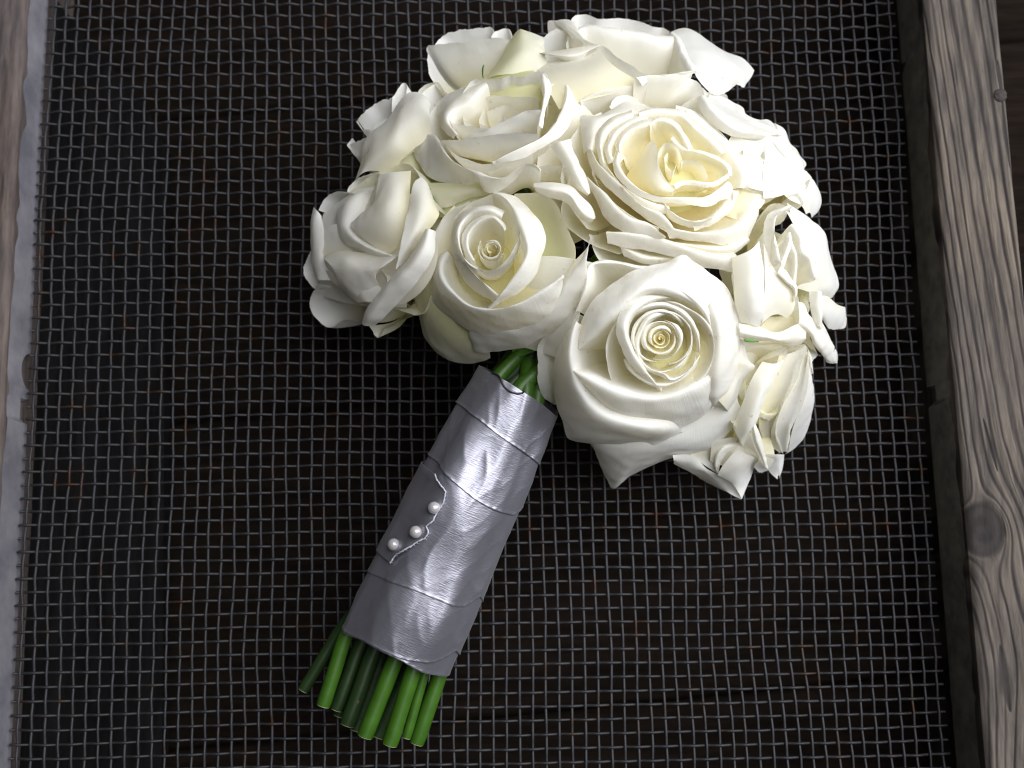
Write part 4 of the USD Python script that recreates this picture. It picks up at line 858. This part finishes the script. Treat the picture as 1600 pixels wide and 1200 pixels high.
sheet(R, 'K', '1130,380,-8 1190,480,-10 1250,600,-12 1312,740,-16', '1100,560,-3 1170,660,-5 1230,740,-9 1300,800,-15', '1080,700,-6 1150,830,-10 1240,940,-17 1300,942,-19 1352,938,-20 1355,860,-19 1315,755,-17', pv=(0.7, 1.0))
sheet(R, 'K', '1120,80,-10 1250,125,-13 1330,200,-15 1400,228,-17 1448,240,-19', '1140,270,-10 1250,290,-11 1380,330,-14 1465,320,-19', '1150,375,-14 1190,440,-15 1240,512,-16 1380,516,-19 1455,492,-21 1482,390,-21', material='white')
sheet(R, 'K', '990,40,-3 1005,250,-1 1055,420,-2', '1070,40,3 1080,250,4 1090,450,1', '1145,60,-7 1145,300,-7 1135,520,-7', pv=(0.8, 0.9), edge=0)
pet(R, 'K', '960,720,-10 1050,790,-12 1095,850,-14 1020,960,-15 1035,1080,-17 990,1090,-16', material='cream')
pet(R, 'L', '700,100,-3 640,60,-5 500,80,-8 420,200,-8', material='cream')

sheet(R, 'K', '200,380,-16 200,700,-20', '600,360,-12 600,740,-16', '1000,360,-14 1010,760,-18', material='cream', pv=(0.4, 0.6), edge=0)
# rose 11: lower right
R = Rose('white rose facing right at the lower right edge, beside the large spiral rose', (1230, 600), (1165, 615, 33))
guards(R, 6, 0.013, seed=11)
sheet(R, 'G', '640,440,-6 590,590,-8 545,720,-9 560,860,-14 640,930,-18', '720,420,-8 680,590,-10 630,740,-10 620,850,-13 655,930,-18', '775,392,-2 742,520,0 695,620,1 650,710,1 626,800,-2 640,870,-7 660,938,-14', pv=(0.35, 1.0), edge=0.5)
sheet(R, 'G', '768,400,-5 735,530,-5 690,630,-4 645,720,-5 600,820,-11 640,935,-18', '790,430,-6 772,560,-6 735,680,-6 700,780,-7 680,870,-11 672,930,-16', '792,420,-2 795,540,0 770,660,1 735,750,0 705,820,-3 690,880,-8 680,935,-15', pv=(0.5, 1.0), edge=0.8)
sheet(R, 'G', '780,420,-7 775,560,-6 750,690,-6 715,790,-8 685,930,-17', '800,450,-5 800,580,-5 785,690,-7 750,800,-10 700,915,-17', '780,388,-5 797,470,-6 810,560,-9 816,640,-11 803,740,-14 772,840,-16 742,882,-17 670,944,-19', pv=(0.6, 1.0), edge=0.8)
sheet(R, 'G', '555,470,-7 500,560,-6 470,640,-7 440,720,-8 405,800,-11', '620,480,0 560,590,2 520,680,2 480,780,0 440,870,-5', '668,455,-2 615,570,0 565,660,0 525,760,-2 480,850,-6 455,896,-10', pv=(0.6, 1.0))
pet(R, 'G', '640,440,-3 690,395,-2 740,395,-1 775,390,-2 770,440,-1', material='cream')
sheet(R, 'J', '745,430,-4 765,560,-5 825,725,-8 895,872,-12', '770,370,1 810,560,2 865,720,-1 915,875,-9', '790,330,0 845,520,0 895,700,-4 940,885,-12', pv=(0.8, 1.0), edge=0.4)
sheet(R, 'J', '870,740,-10 920,870,-14 980,950,-17 1032,992,-19', '980,730,-8 1020,850,-11 1040,960,-17', '1105,735,-14 1095,860,-17 1075,940,-18 1050,988,-19', pv=(0.6, 1.0), edge=0.4)
pet(R, 'J', '785,860,-14 820,900,-15 860,914,-15 935,902,-14'); pet(R, 'J', '560,420,-8 640,560,-8 655,640,-10 690,600,-8')
pet(R, 'G', '440,360,-8 540,380,-7 650,380,-6 680,440,-5 560,560,-7', material='cream')
sheet(R, 'J', '600,660,-16 700,690,-16 820,780,-18 860,880,-20', '640,560,-12 720,620,-11 800,720,-12 860,850,-16', '700,430,-12 760,520,-9 810,650,-9 880,820,-13', pv=(0.4, 0.7))

# the folded low petals of the large spiral rose, under its right side
R = Rose('mostly hidden white rose whose folded low petals stick out below the large spiral rose', (1100, 690), (1120, 640, 26), heart=0.013)
guards(R, 5, 0.016, seed=12)
sheet(R, 'J', '-60,740,-14 130,742,-13 270,860,-14 412,946,-15 560,1000,-18 700,1045,-24', '-50,790,-13 140,840,-13 310,950,-15 470,1040,-18 600,1090,-22 680,1110,-26', '-50,835,-18 150,943,-22 350,1048,-26 520,1132,-30 600,1172,-32 658,1198,-33', pv=(0.7, 1.0), edge=0.3)
sheet(R, 'J', '405,945,-13 450,870,-10 520,770,-9 600,680,-9', '540,1020,-13 600,910,-10 680,820,-9 720,732,-11', '658,1198,-32 720,1045,-27 780,880,-22 826,778,-18', pv=(0.7, 1.0), edge=0.3)
sheet(R, 'J', '120,735,-17 260,700,-18 420,650,-18 600,640,-17', '250,830,-18 330,800,-19 430,740,-19 580,680,-17', '405,935,-17 400,860,-16 470,740,-15 600,672,-13', pv=(0.4, 0.8))
pet(R, 'J', '400,930,-14 388,820,-13 440,710,-12 540,650,-12 615,650,-11', '430,930,-15 440,820,-14 500,730,-13 610,660,-12')
sheet(R, 'J', '350,600,-15 330,800,-17', '560,560,-13 560,880,-17', '840,560,-18 800,860,-21', material='white', pv=(0.5, 0.8), edge=0)
